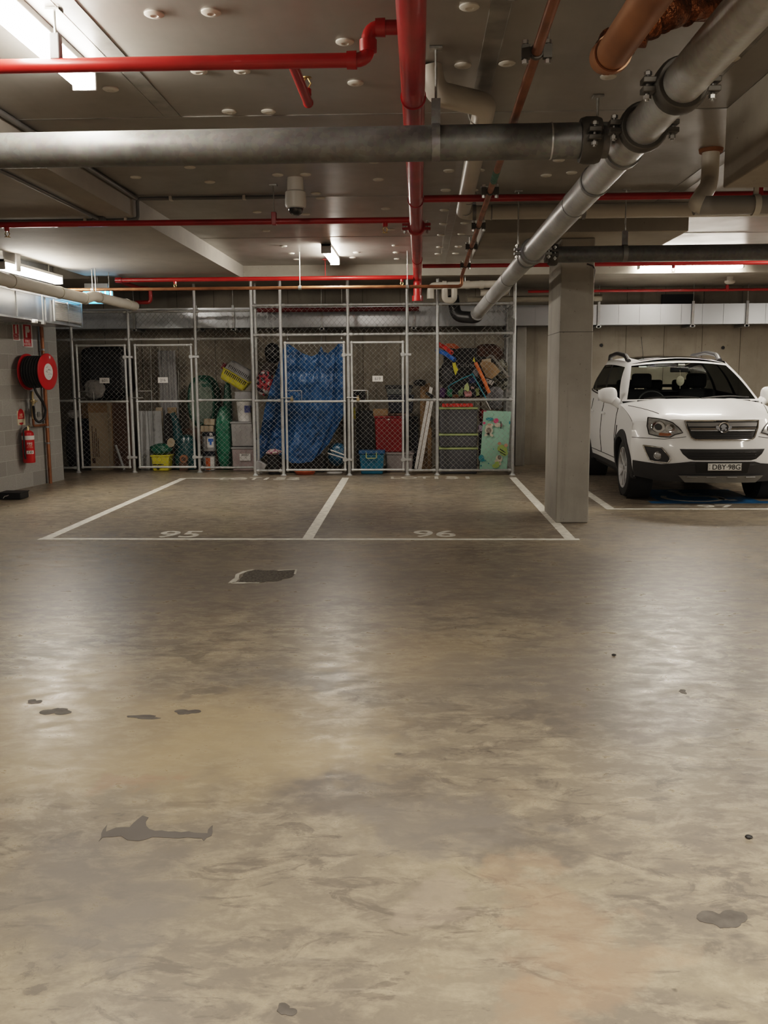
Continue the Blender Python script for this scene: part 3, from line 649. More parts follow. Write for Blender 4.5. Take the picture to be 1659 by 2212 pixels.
# left white pipe with an offset joint, above the silver duct
zv = 2.47; a0 = PZ(0, 605, zv); a1 = PZ(196, 645, zv); a2 = V((a1.x+.02, a1.y+.10, zv+.03)); s0 = PY(218, 634, a1.y+.35); e_ = PZ(283, 656, 2.50)
xv = (a0.x+a1.x)/2
t = pipe('white_overhead_pipe', 'long off white pipe on the left with an offset joint before the exit sign', 'drain pipe', [(xv, 8.0, zv), (xv, a1.y, zv), (xv+.02, a1.y+.22, 2.52), (xv+.05, 13.65, 2.515)], .066, M_pvc, .10, n=24)
for y in (9.6, 10.9, a1.y-.05, a1.y+.4, 13.3): band(t, (xv, y, zv) if y < a1.y else (xv+.025+.01*(y-a1.y), y, 2.52), (0, 1, 0), .066, .03 if y != a1.y-.05 else .08, M_pvc, name='pipe_joint', th=.008)
for y in (a1.y+.30, 12.6): obj('hanger_rod', MB().tube([(xv+.03, y, 2.57), (xv+.03, y, ZL)], .006, 8), M_rod, t)
# electrical conduits and the dome camera
pcam = PZ(637, 383, ZC); zl = ZL-.02
yk = PZ(150, 477, zl).y
t = pipe('conduit', 'grey conduit stepping up the slab edge and along the ceiling to the dome camera', 'conduit', [(-4.5, yk, zl), (-2.53, yk, zl), (-2.47, yk, zl+.01), (-2.47, yk, ZC-.02), (-2.40, yk, ZC-.02), (pcam.x-.05, yk, ZC-.02)], .016, M_cond, .04, n=12)
for u in (180, 270): p = PZ(u, 474, zl); obj('saddle_clip', MB().span((p.x-.012, yk-.035, zl-.018), (p.x+.012, yk+.035, zl+.018)), M_washer, t, bevel=.003)
for u in (370, 530): p = PZ(u, 424, ZC); obj('saddle_clip', MB().span((p.x-.012, yk-.035, ZC-.04), (p.x+.012, yk+.035, ZC-.002)), M_washer, t, bevel=.003)
xk = PZ(215, 474, zl).x
t = pipe('conduit', 'grey conduit running back under the dropped slab to the level conduit', 'conduit', [(xk, 3.5, zl), (xk, yk-.02, zl)], .014, M_cond, n=12)
obj('junction', MB().span((xk-.05, yk-.10, zl-.02), (xk+.05, yk-.02, ZL-.001)), M_cond, t, bevel=.006)
t = pipe('conduit', 'grey conduit along the top of the dropped slab edge', 'conduit', [(-2.47, 3.5, ZC-.022), (-2.47, yk-.04, ZC-.022)], .02, M_cond, n=12)
p = V((pcam.x, pcam.y+.02, 0)); zt = ZC
t = thing('dome_camera', 'white dome security camera hanging from the ceiling', 'security camera', (p.x, p.y, ZC))
obj('mount', MB().lathe([(.062, 0), (.064, -.02), (.066, -.10), (.082, -.112), (.085, -.21), (.078, -.23), (.0, -.235)], (p.x, p.y, zt), n=28), mat('white camera plastic', (.74, .73, .70), .4, var=.04), t)
obj('dome', MB().lathe([(.062, -.228), (.060, -.25), (.048, -.275), (.025, -.292), (.001, -.297)], (p.x, p.y, zt), n=24), mat('smoked black dome', (.012, .012, .014), .06, var=0, coat=1), t)
obj('dome_rim', MB().lathe([(.062, -.228), (.072, -.228), (.070, -.238), (.062, -.238)], (p.x, p.y, zt), n=24, cap=False), M_cap, t)
p = PY(1577, 596, 14.1)
t = thing('smoke_detector', 'small round white detector under the far soffit above the car', 'smoke detector', (p.x, 14.1, 2.9))
obj('detector_base', MB().lathe([(.045, 0), (.045, -.06)], (p.x, 14.1, 2.9), n=20), M_washer, t); obj('detector_cap', MB().lathe([(.075, -.06), (.075, -.085), (.05, -.105), (.001, -.11)], (p.x, 14.1, 2.9), n=20), M_pvc, t)
# ------------------------------------------------------------------ left wall fittings
WD = V((sl, 1, 0)).normalized(); WN = V((1, -sl, 0)).normalized()
def wmat(c): return Matrix(((WD.x, 0, WN.x, c.x), (WD.y, 0, WN.y, c.y), (0, 1, 0, c.z), (0, 0, 0, 1)))
def wplate(b, u0, v0, u1, v1, th, off=.001, m=0):
    A, B = on_wall(u0, v1, off), on_wall(u1, v0, off)
    return b.prism([(A.x, A.y, A.z), (B.x, B.y, A.z), (B.x, B.y, B.z), (A.x, A.y, B.z)], WN*th, m)
M_sred = mat('sign red', (.50, .025, .03), .45, var=.05); M_swhite = mat('sign white', (.72, .70, .68), .5, var=.05)
M_cream = mat('cream sign', (.66, .58, .42), .5, var=.05); M_blk = mat('black rubber', (.018, .018, .019), .55, var=.2)
M_bred = mat('glossy fire red', (.52, .018, .02), .3, coat=.4, var=.08)
M_brass = mat('worn brass', (.42, .33, .19), .35, .85)
def wsign(name, label, cat, box, mats, extra):
    c = on_wall((box[0]+box[2])/2, (box[1]+box[3])/2); t = thing(name, label, cat, c)
    obj('plate', wplate(MB(), *box, .003), mats, t, smooth=0)
    extra(t); return t
def wtext(t, s, u, v, w, h, m, bold=.01, name='lettering', off=.006):
    c = on_wall(u, v, off); obj(name, text_mb(s, 1, wmat(c), .0006, bold, (w, h)), m, t, smooth=0)
def ex1(t):
    b = MB(); wplate(b, 29.3, 698.5, 38.7, 721, .002, .004); obj('border', b, M_sred, t, smooth=0)
    b = MB(); wplate(b, 32.6, 704, 36, 720, .0015, .006); wplate(b, 33.3, 701, 35.3, 704.5, .0015, .006); obj('extinguisher_symbol', b, M_swhite, t, smooth=0)
    b = MB(); wplate(b, 29.6, 722.5, 39.6, 733, .002, .004); obj('text_band', b, M_sred, t, smooth=0); wtext(t, 'FIRE', 34.6, 726, .07, .022, M_swhite); wtext(t, 'EXTINGUISHER', 34.8, 730.5, .105, .016, M_swhite)
wsign('fire_sign', 'narrow red and white fire extinguisher sign on the blockwork', 'safety sign', (28, 696.5, 40.8, 735), M_swhite, ex1)
def ex2(t):
    b = MB(); wplate(b, 51.2, 701, 65.5, 731, .002, .004); obj('border', b, M_sred, t, smooth=0)
    b = MB(); c = on_wall(58.5, 713, .006)
    wplate(b, 54.8, 705, 62.2, 718, .0015, .006); wplate(b, 55.5, 716, 58.2, 729, .0015, .006); wplate(b, 60, 712, 64, 716, .0015, .006)
    obj('hose_symbol', b, M_swhite, t, smooth=0)
    b = MB(); wplate(b, 51.8, 732.5, 67, 747.5, .002, .004); obj('text_band', b, M_sred, t, smooth=0); wtext(t, 'FIRE', 59.4, 737, .11, .035, M_swhite); wtext(t, 'HOSE REEL', 59.6, 743.5, .16, .034, M_swhite)
wsign('fire_sign', 'wider red and white fire hose reel sign above the hose reel', 'safety sign', (50, 699.5, 68, 749.5), M_swhite, ex2)
def ex3(t):
    b = MB(); A = on_wall(45.2, 897, .004)
    b.prism([A + WD*(.075*math.cos(a)) + V((0, 0, .085*math.sin(a))) for a in [math.pi*k/12 for k in range(13)]] + [A-WD*.075-V((0, 0, .05)), A+WD*.075-V((0, 0, .05))], WN*.002); obj('red_arch', b, M_sred, t, smooth=0)
    wtext(t, 'ABE', 45.4, 896, .07, .03, M_cream); wtext(t, 'POWDER', 45.4, 901, .10, .018, M_cream)
    b = MB(); A = on_wall(46, 913, .004); b.prism([A+WD*(.05*math.cos(a))+V((0, 0, .03*math.sin(a))) for a in [math.pi+math.pi*k/8 for k in range(9)]], WN*.002); obj('red_tab', b, M_sred, t, smooth=0)
    b = MB()
    for v in (905, 907, 909): wplate(b, 41, v, 49.5, v+.7, .001, .004)
    obj('small_print', b, mat('brown print', (.25, .12, .08), .6), t, smooth=0)
wsign('fire_sign', 'cream sign with a red arch above the fire extinguisher', 'safety sign', (38.2, 887, 52.4, 919), M_cream, ex3)
# fire extinguisher
c = on_wall(61.5, 965, .105); zb0 = on_wall(61, 1000, .1).z; r = .08
t = thing('fire_extinguisher', 'red fire extinguisher with white band hanging on the blockwork', 'fire extinguisher', (c.x, c.y, zb0))
H_ = .44; o = (c.x, c.y, zb0)
obj('cylinder', MB().lathe([(.03, .0), (r-.006, .003), (r, .012), (r, H_-.07), (r*.93, H_-.03), (r*.6, H_-.006), (.03, H_)], o, n=28), M_bred, t)
obj('white_band', MB().lathe([(r+.001, H_-.125), (r+.0015, H_-.12), (r+.0015, H_-.075), (r+.001, H_-.07)], o, n=28, cap=False), M_swhite, t)
obj('neck', MB().lathe([(.028, H_-.005), (.028, H_+.03), (.018, H_+.045), (.018, H_+.06)], o, n=14), M_brass, t)
vd = (V((0, 0, 0))-V((c.x, c.y, 0))).normalized()
def cyltext(s, z, h, w, ma, name='lettering'):
    tb = text_mb(s, 1, Matrix.Identity(4), .0004, .01, (w, h)); b = MB(); a0 = math.atan2(vd.y, vd.x) + .25
    b.add([(c.x+(r+.002+p.z)*math.cos(a0+p.x/r), c.y+(r+.002+p.z)*math.sin(a0+p.x/r), zb0+z+p.y) for p in tb.v], tb.f); obj(name, b, ma, t, smooth=0)
cyltext('FIRE', .265, .03, .07, M_swhite); cyltext('ABE', .235, .012, .06, M_cream); cyltext('DRY CHEMICAL', .215, .008, .08, M_cream)
b = MB(); a0 = math.atan2(vd.y, vd.x) + .25
for k in range(3):
    a = a0 + (k-1)*.42
    b.prism([(c.x+(r+.002)*math.cos(a+q), c.y+(r+.002)*math.sin(a+q), zb0+.125+w) for q, w in ((-.19, 0), (.19, 0), (.19, .045), (-.19, .045))], vd*.001)
obj('class_pictograms', b, M_swhite, t, smooth=0); cyltext('ABE', .147, .026, .075, M_blk, 'class_letters')
b = MB().bar(V(o)+V((0, 0, H_+.05))-WD*.05, V(o)+V((0, 0, H_+.085))+WD*.08, .022, .010).bar(V(o)+V((0, 0, H_+.04))-WD*.02, V(o)+V((0, 0, H_+.045))+WD*.075, .022, .010)
obj('handle', b, M_galv, t, bevel=.003)
obj('hose', MB().tube(fillet([V(o)+V((0, 0, H_+.045)), V(o)-WD*.10+V((0, 0, H_+.01)), V(o)-WD*.098+WN*.0+V((0, 0, .11)), V(o)-WD*.085+V((0, 0, .06))], .05), .011, 10), M_blk, t)
obj('safety_tag', MB().bar(V(o)+WD*.02+V((0, 0, H_+.07)), V(o)+WD*.06+V((0, 0, H_+.05)), .02, .003), mat('yellow tag', (.6, .45, .05), .5), t)
obj('wall_bracket', MB().box(V(o)-WN*(.092)+V((0, 0, .25)), (.02, .05, .3), rz=math.atan2(WD.y, WD.x)-math.pi/2), M_galvd, t)
# fire hose reel
c = on_wall(104.5, 803, .40); R = .243; ro = on_wall(104.5, 803, 0)
t = thing('fire_hose_reel', 'red fire hose reel with black coiled hose on the blockwork wall', 'fire hose reel', (ro.x, ro.y, c.z-R))
obj('front_disc', MB().lathe([(.001, .0), (R-.02, .0), (R, -.008), (R, -.02), (R-.02, -.018), (.001, -.018)], c, WN, 40), M_bred, t)
obj('back_disc', MB().lathe([(.001, .0), (R-.02, .0), (R, .008), (R, .02), (R-.02, .018), (.001, .018)], c-WN*.32, WN, 40), M_bred, t)
prof = [(.19, -.30)]
for k in range(7):
    for q in range(7): prof.append((.192+.024*math.sin(math.pi*q/6), -.295+.0395*k+.0395*q/6))
prof.append((.19, -.018)); obj('hose_coil', MB().lathe(prof, c, WN, 36), M_blk, t, smooth=80)
obj('label_disc', MB().lathe([(.001, .003), (.108, .003), (.11, .001), (.11, 0)], c, WN, 30), M_swhite, t)
b = MB(); rr = random.Random(4)
for k in range(16):
    a = rr.uniform(0, 6.28); q = rr.uniform(.02, .09); p = c+WN*.004+WD*(q*math.cos(a))+V((0, 0, q*math.sin(a))); b.bar(p-WD*rr.uniform(.01, .025), p+WD*.01+V((0, 0, rr.uniform(-.01, .01))), .006, .002)
obj('instruction_print', b, M_cond, t, smooth=0)
obj('maker_mark', MB().add(*(lambda m_: (m_.v, m_.f))(text_mb('H', .05, wmat(c+WN*.003+V((0, 0, .19))+WD*.05), .0006, .002))), M_swhite, t, smooth=0)
P = lambda u, v, o_: on_wall(u, v, o_)
obj('hose_tail', MB().tube(fillet([P(70, 812, .20), P(76, 845, .30), P(92, 868, .30), P(99, 885, .28), P(96, 905, .26), P(84, 913, .24), P(75, 905, .2), P(73, 890, .15), P(72, 878, .12)], .09, 8), .017, 12), M_blk, t)
obj('wall_arm', MB().bar(P(72, 805, .06), P(72, 805, .06)+WN*.1, .1, .12).bar(P(69, 845, .03), P(69, 900, .03), .03, .02), M_galvd, t)
b = MB().tube([P(70, 846, .1), P(71, 905, .1)], .016, 10).lathe([(.03, 0), (.035, .03), (.03, .06)], P(71.5, 872, .1), n=12).tube([P(65, 866, .1), P(80, 867, .14)], .010, 8).lathe([(.03, 0), (.03, .05)], P(72, 890, .1), n=10)
obj('valve', b, M_brass, t)
obj('number_tag', MB().box(P(84, 895, .01), (.004, .06, .07), rz=math.atan2(WD.y, WD.x)-math.pi/2), M_cond, t)
# copper riser beside the reel
p0 = on_wall(109, 1044, .06); pt = on_wall(96, 690, .06)
t = thing('copper_riser', 'copper riser pipe running down the blockwork behind the hose reel', 'copper pipe', (p0.x, p0.y, 0))
obj('pipe', MB().tube([(p0.x, p0.y, 0), (p0.x, p0.y, 2.28)], .026, 16), M_copper, t)
for v in (756, 922, 957): obj('pipe_clip', MB().lathe([(.026, -.012), (.036, -.012), (.036, .012), (.026, .012)], (p0.x, p0.y, on_wall(104, v, .06).z), n=14).box((p0.x-.042*WN.x, p0.y-.042*WN.y, on_wall(104, v, .06).z), (.02, .03, .02)), M_galvd, t)
q = P(72.5, 920, .06); zq_ = q.z
obj('branch', MB().tube(fillet([(p0.x, p0.y, zq_), (q.x, q.y, zq_), (q.x, q.y, P(71, 880, .06).z)], .04), .017, 12), M_copper, t)
# bait box
p = PZ(24, 1080, 0)
t = thing('bait_box', 'low black plastic box on the floor at the foot of the blockwork', 'bait box', (p.x-.02, p.y+.12, 0))
obj('body', MB().box((p.x-.02, p.y+.13, .045), (.28, .24, .085), taper=1.0), M_blk, t, bevel=.012)
obj('lid_rim', MB().box((p.x-.02, p.y+.13, .083), (.295, .255, .012)), M_blk, t, bevel=.004)
obj('tie', MB().tube([(p.x-.1, p.y+.005, .02), (p.x-.08, p.y+.004, .045), (p.x-.05, p.y+.004, .05), (p.x-.03, p.y+.004, .06)], .004, 6), M_swhite, t)
# silver duct with grille above the reel
XD = -4.65; e0_, e1_ = PX(176, 709, XD), PX(176, 654, XD); yE = (e0_.y+e1_.y)/2; zd0, zd1 = 2.155, 2.50
zd0 = PX(60, 688, XD).z; zd0 = (e0_.z + PX(0, 677, XD).z)/2; zd1 = (e1_.z + PX(0, 622, XD).z)/2
t = thing('grille_duct', 'silver sheet metal duct with a white louvre grille above the hose reel', 'air duct', (XD-.3, yE, zd0))
obj('duct', MB().span((-5.17, 7.2, zd0), (XD, yE, zd1)), M_duct, t, bevel=.004)
b = MB()
for y in (yE-1.25, yE-2.1, yE-2.9): b.span((-5.18, y-.012, zd0-.006), (XD+.008, y+.012, zd1+.006))
b.span((XD-.02, yE-.03, zd0-.012), (XD+.014, yE+.004, zd1+.012)); b.span((XD, 7.2, zd0-.01), (XD+.012, yE, zd0+.012)); b.span((XD, 7.2, zd1-.012), (XD+.012, yE, zd1+.01))
obj('flange', b, M_galv, t)
g = obj('grille', MB().span((XD+.002, yE-1.02, zd0+.03), (XD+.012, yE-.06, zd1-.03)), mat('grille shadow grey', (.16, .16, .155), .6), t)
b = MB(); n = 13
for i in range(n): z = zd0+.05+(zd1-zd0-.1)*i/(n-1); b.box((XD+.018, yE-.54, z), (.016, .94, .012), ry=.5)
obj('louvre_blades', b, mat('pale louvre', (.46, .45, .43), .5), g)
for ya_, yb_ in ((1.03, 1.0), (.56, .54), (.08, .05)): obj('grille_mullion', MB().span((XD+.01, yE-ya_, zd0+.02), (XD+.026, yE-yb_, zd1-.02)), M_galv, g)
p = PX(92, 700, XD+.02)
obj('hanger_rod', MB().tube([(XD+.03, p.y, zd0-.03), (XD+.03, p.y, zd1+.10)], .006, 8).span((-5.1, p.y-.02, zd0-.04), (XD+.05, p.y+.02, zd0-.01)), M_rod, t)
obj('sensor', MB().box((XD+.02, p.y-.25, zd0-.02), (.06, .10, .045)), M_swhite, t, bevel=.01)
# back wall duct
t = thing('wall_duct', 'long silver rectangular duct along the back wall', 'air duct', (0, 15.2, 2.29)); yd0 = 15.18
zq0, zq1 = PY(1400, 701, yd0).z, PY(1400, 657, yd0).z
obj('duct', MB().span((-6.8, yd0, zq0), (12, yd0+.42, zq1)), M_duct, t)
for k in range(48):
    x = -6.7+.33*k; obj('seam', MB().span((x-.006, yd0-.008, zq0), (x+.006, yd0, zq1)), M_duct, t, smooth=0)
for u in (424, 504, 695, 894, 1100, 1293, 1496, 1613, 290):
    x = PY(u, 680, yd0).x; s_ = MB().span((x-.02, yd0-.03, zq0-.05), (x+.02, yd0-.012, zq1+.04)).span((x-.04, yd0-.03, zq0-.045), (x+.04, yd0+.44, zq0-.012)); s_.tube([(x, yd0-.02, zq1), (x, yd0-.02, 2.9)], .006, 6); obj('hanger_bracket', s_, M_galv, t)
# exit sign
p = PY(209, 634, 13.0)
M_cyan = mat('lit exit sign face', (.05, .42, .75), .4, var=0, emit=4.)
M_white_e = mat('lit white figure', (.9, .95, 1.), .4, var=0, emit=5.)
t = thing('exit_sign', 'lit blue and white exit sign half hidden behind the white pipe', 'exit sign', (p.x, 13.0, p.z+.1))
W_, H2 = .40, .20; zc0 = p.z-.03
obj('housing', MB().span((p.x-W_/2+.02, 13.02, zc0+.085), (p.x+W_/2-.05, 13.08, zc0+.17)), M_cap, t, bevel=.006)
obj('back_plate', MB().span((p.x-W_/2-.01, 13.047, zc0-H2/2-.01), (p.x+W_/2+.01, 13.075, zc0+H2/2)), M_cap, t, bevel=.004)
obj('face', MB().span((p.x-W_/2, 13.03, zc0-H2/2), (p.x+W_/2, 13.045, zc0+H2/2)), M_cyan, t, smooth=0)
b = MB()                                                                                     # running figure, doorway and arrow
fx = p.x+.03
def fb(x0_, z0_, x1_, z1_, w): b.bar((fx+x0_, 13.027, zc0+z0_), (fx+x1_, 13.027, zc0+z1_), w, .004, up=(0, 1, 0))
b.lathe([(.018, 0), (.018, .004)], (fx-.01, 13.025, zc0+.062), (0, 1, 0), 12)
for a in ((-.01, .04, -.03, -.02, .03), (-.03, -.02, .01, -.045, .018), (.01, -.045, .0, -.085, .016), (-.03, -.02, -.055, -.055, .018), (-.055, -.055, -.095, -.06, .016), (-.01, .035, .03, .01, .013), (-.01, .035, -.05, .02, .013)): fb(*a)
for a in ((.08, -.09, .08, .08, .014), (.08, .08, .155, .08, .014), (.155, .08, .155, -.09, .014), (-.19, 0, -.12, 0, .02), (-.19, 0, -.16, .03, .014), (-.19, 0, -.16, -.03, .014)): fb(*a)
obj('running_figure', b, M_white_e, t, smooth=0)
obj('hanger_rod', MB().tube([(p.x, 13.05, zc0+.16), (p.x, 13.05, ZL)], .006, 6), M_rod, t)
# ------------------------------------------------------------------ wire cages
M_post = galv('galvanised cage tube', (.46, .48, .47), .45, .5, 60, .2)
M_wire = mat('galvanised chain wire', (.40, .41, .40), .5, .45, var=.2, scale=30)
M_frame = galv('pale gate tube', (.58, .60, .58), .42, .45, 60, .15)
WP = .0392
def chain(b, x0_, x1_, z0_, z1_, Y, r=.0025, axis='x', hole=None):
    n = int((x1_-x0_)/WP); 
    if n < 1: return b
    w = (x1_-x0_)/n; nz_ = int((z1_-z0_)/WP); h = (z1_-z0_)/nz_; par = 0
    for k in range(n):
        pts = []
        for i in range(nz_+1):
            e = (i + k) % 2; x = x0_ + (k+e)*w; d = .0022*(1 if e else -1)
            pts.append((x, Y+d, z0_+i*h) if axis == 'x' else (Y+d, x, z0_+i*h))
        run = []
        for p in pts:
            if hole and (p[0]-hole[0])**2+(p[2]-hole[1])**2 < hole[2]**2:
                if len(run) > 1: b.tube(run, r, 3, cap=False)
                run = []
            else: run.append(p)
        if len(run) > 1: b.tube(run, r, 3, cap=False)
    return b
def post(t, x, Y, z1, r=.024):
    b = MB().tube([(x, Y, 0), (x, Y, z1)], r, 14); b.lathe([(.045, 0), (.045, .006), (.03, .02), (.024, .03)], (x, Y, 0), n=14)
    return obj('post', b, M_post, t)
def rail(t, x0_, x1_, Y, z, r=.019): 
    b = MB().tube([(x0_, Y, z), (x1_, Y, z)], r, 12)
    for e, k in ((x0_, 1), (x1_, -1)): b.lathe([(r+.008, -.02), (r+.008, .02)], (e+k*.045, Y, z), (1, 0, 0), 12)
    return obj('rail', b, M_post, t)
def gate(t, x0_, x1_, Y, label, num=None, numx=0, lock=True):
    z0_, z1_, zm = .085, 1.98, 1.115; Y = Y-.005; r = .0175
    b = MB().tube([(x0_, Y, z0_), (x0_, Y, z1_)], r, 12).tube([(x1_, Y, z0_), (x1_, Y, z1_)], r, 12)
    for z in (z0_, zm, z1_): b.tube([(x0_, Y, z), (x1_, Y, z)], r, 12)
    for x in (x0_, x1_):
        for z in (z0_, z1_, zm): b.ell((x, Y, z), (.026, .024, .026), 10, 8)
    g = obj('gate', b, M_frame, t); g['label'] = label
    obj('gate_mesh', chain(MB(), x0_, x1_, z0_, z1_, Y-.012), M_wire, g)
    b = MB().tube(fillet([(x0_+.01, Y-.01, zm+.16), (x0_+.235, Y-.01, zm+.16), (x0_+.235, Y-.01, zm)], .02), .006, 8); b.tube([(x0_-.08, Y-.02, zm+.055), (x0_+.10, Y-.02, zm+.055)], .008, 8)
    obj('latch', b, M_galv, g)
    if lock: obj('padlock', MB().box((x0_+.09, Y-.03, zm+.03), (.04, .02, .04)).tube(fillet([(x0_+.078, Y-.03, zm+.05), (x0_+.078, Y-.03, zm+.08), (x0_+.102, Y-.03, zm+.08), (x0_+.102, Y-.03, zm+.05)], .012), .004, 8), M_brass, g)
    for z in (.24, 1.80): obj('hinge', MB().box((x1_+.045, Y, z), (.16, .05, .035)).box((x1_+.0, Y, z), (.05, .055, .06)), M_post, g, bevel=.004)
    if num:
        x, z = numx; b = MB().box((x, Y-.022, z), (.155, .006, .085)); k = text_mb(num, 1, face_cam((x, Y-.0265, z)), .0006, .0, (.085, .045)); b.add(k.v, k.f, 1)
        obj('number_plate', b, [M_swhite, M_cond], g, smooth=0)
    return g
YR, YL = 13.92, 14.42; ZT, ZMID = 2.53, 2.10
t = thing('storage_cage', 'chain wire storage cage standing forward, behind bays 95 and 96', 'storage cage', (-.5, YR, 0))
PXS = [-2.468, -2.037, -1.037, -.161, .287, 1.418]
for x in PXS: post(t, x, YR, 2.9)
for z in (ZT, ZMID):
    for a, b_ in zip(PXS, PXS[1:]): rail(t, a, b_, YR, z)
for a, b_ in ((0, 1), (3, 4), (4, 5)):
    for z in (1.13, .075): rail(t, PXS[a], PXS[b_], YR, z)
for a, b_ in ((0, 1), (3, 4), (4, 5)): obj('mesh_panel', chain(MB(), PXS[a], PXS[b_], .075, ZT, YR-.021, hole=(gx(13.9)-.10, gz(13.9)-.04, .225)), M_wire, t)
for a, b_ in ((1, 2), (2, 3)): obj('mesh_panel', chain(MB(), PXS[a], PXS[b_], ZMID, ZT, YR-.021), M_wire, t)
obj('mesh_panel', chain(MB(), YR+.03, 15.55, .075, ZT, 1.418, axis='y'), M_wire, t)
post(t, 1.418, 15.0, 2.6)
for z in (ZT, ZMID, 1.13, .075): obj('side_rail', MB().tube([(1.418, YR, z), (1.418, 15.6, z)], .017, 10), M_post, t)
for z in (ZT, ZMID): obj('side_rail', MB().tube([(-2.468, YR, z), (-2.468, YL-.06, z)], .017, 10), M_post, t)
pp = lambda u, v, Y: (PY(u, v, Y).x, PY(u, v, Y).z)
gate(t, -1.975, -1.10, YR, 'gate in front of the hanging blue tarp')
gate(t, -.985, -.225, YR, 'gate with number plate 619', '619', pp(816, 818, YR))
t = thing('storage_cage', 'darker set back chain wire cage on the left, next to the blockwork', 'storage cage', (-4.2, YL, 0))
PXL = [-5.374, -4.476, -3.436, -2.50]
for x, h in zip(PXL, (2.50, 2.50, 2.9, 2.9)): post(t, x, YL, h)
PXL = [-6.2] + PXL
for z in (2.49, 2.07):
    for a, b_ in zip(PXL, PXL[1:]): rail(t, a, b_, YL, z)
for z in (1.13, .075): rail(t, PXL[3], PXL[4], YL, z); rail(t, PXL[0], PXL[1], YL, z)
obj('mesh_panel', chain(MB(), PXL[3], PXL[4], .075, 2.49, YL-.021), M_wire, t); obj('mesh_panel', chain(MB(), PXL[0], PXL[1], .075, 2.49, YL-.021), M_wire, t)
for a, b_ in ((1, 2), (2, 3)): obj('mesh_panel', chain(MB(), PXL[a], PXL[b_], 2.07, 2.49, YL-.021), M_wire, t)
gate(t, -5.30, -4.545, YL, 'gate with number plate 601 before a dark pile', '601', pp(227, 822, YL), False)
gate(t, -4.385, -3.51, YL, 'gate with number plate 216', '216', pp(353, 821, YL), False)
# ------------------------------------------------------------------ things stored in the cages
def rect(u0, v0, u1, v1, Y):
    a, b_ = PY(u0, v1, Y), PY(u1, v0, Y); z0_ = a.z
    if z0_ < .05: z0_ = .002
    return a.x, b_.x, z0_, b_.z
def pbox(name, label, cat, box, Y, dep, m, ry=0., bevel=.008, group=None):
    a, b_, z0_, z1_ = rect(*box, Y)
    return one(name, label, cat, MB().box(((a+b_)/2, Y+dep/2, (z0_+z1_)/2), (b_-a, dep, z1_-z0_), ry=ry), m, group, bevel=bevel)
def tub(name, label, cat, box, Y, dep, m, ml, lid=.03, taper=.9, lip=.012, handle=None):
    a, b_, z0_, z1_ = rect(*box, Y); cx = (a+b_)/2; t = thing(name, label, cat, (cx, Y+dep/2, z0_))
    obj('body', MB().box((cx, Y+dep/2, (z0_+z1_-lid)/2), (b_-a-2*lip, dep-2*lip, z1_-lid-z0_), taper=taper), m, t, bevel=.012)
    obj('lid', MB().box((cx, Y+dep/2, z1_-lid/2), (b_-a, dep, lid)), ml, t, bevel=.008)
    return t
def bag(name, label, cat, box, Y, dep, m, seed=1, lump=.14, nu=36, nv=26, sq=.78):
    a, b_, z0_, z1_ = rect(*box, Y)
    mb = MB().ell((0, 0, 0), (1, 1, 1), nu, nv, lump=lump, seed=seed); mb.v = [V([math.copysign(abs(x)**sq, x) for x in p]) for p in mb.v]
    ex = [(min(v[i] for v in mb.v), max(v[i] for v in mb.v)) for i in range(3)]; tg = ((a, b_), (Y, Y+dep), (z0_, z1_))
    mb.v = [V([tg[i][0]+(v[i]-ex[i][0])/(ex[i][1]-ex[i][0])*(tg[i][1]-tg[i][0]) for i in range(3)]) for v in mb.v]
    return one(name, label, cat, mb, m, smooth=80)
def stick(name, label, cat, p, q, r, m, Y0, Y1, n=12, group=None):
    P_ = PY(*p, Y0); P_.z = .003 if P_.z < .1 else P_.z
    return one(name, label, cat, MB().tube([P_, PY(*q, Y1)], r, n), m, group)
m_card = mat('brown cardboard', (.30, .20, .11), .8, var=.12); m_card2 = mat('pale cardboard', (.40, .33, .24), .8, var=.1)
m_bag = mat('black bin bag', (.012, .012, .014), .32, var=.3, bump=.5, scale=9); m_wbag = mat('white plastic bag', (.42, .41, .40), .4, bump=.6, scale=14)
m_foam = mat('grey foam board', (.28, .28, .29), .8, var=.1); m_wpan = mat('white panel', (.40, .41, .42), .5, var=.06)
m_wood = mat('dark brown board', (.10, .055, .035), .6, var=.25); m_teal = mat('dark teal plastic', (.015, .075, .085), .25, var=.15)
m_green = mat('green translucent bag', (.02, .16, .10), .35, var=.4, bump=.7, scale=10); m_gdark = mat('dark green plastic', (.012, .09, .06), .3, var=.15)
m_pale = mat('pale green grey plastic', (.13, .17, .14), .5, var=.08); m_yel = mat('yellow plastic', (.60, .52, .03), .4, var=.06)
m_gry = mat('grey plastic', (.32, .32, .33), .45, var=.05); m_red = mat('deep red plastic', (.23, .006, .008), .4, var=.08)
m_blue = mat('teal blue plastic', (.01, .16, .27), .35, var=.08); m_lil = mat('lilac grey plastic', (.30, .27, .27), .5, var=.06)
m_clear = mat('cloudy clear plastic', (.34, .33, .33), .3, var=.12); m_pink = mat('cloudy pink plastic', (.33, .27, .27), .35, var=.15)
m_navy = mat('navy plastic', (.012, .016, .03), .4, var=.1); m_char = mat('charcoal plastic', (.085, .088, .10), .45, var=.06)
m_lime = mat('pale lime plastic', (.42, .50, .22), .45, var=.05); m_org = mat('orange foam', (.62, .15, .035), .7, var=.08)
m_coral = mat('red foam', (.62, .045, .03), .7, var=.06); m_fblue = mat('blue foam', (.03, .16, .55), .7, var=.06)
m_cop = mat('coppery disc', (.36, .17, .09), .5, var=.15); m_bw = mat('grey lint cloth', (.15, .15, .16), .9, var=.3, bump=.5)
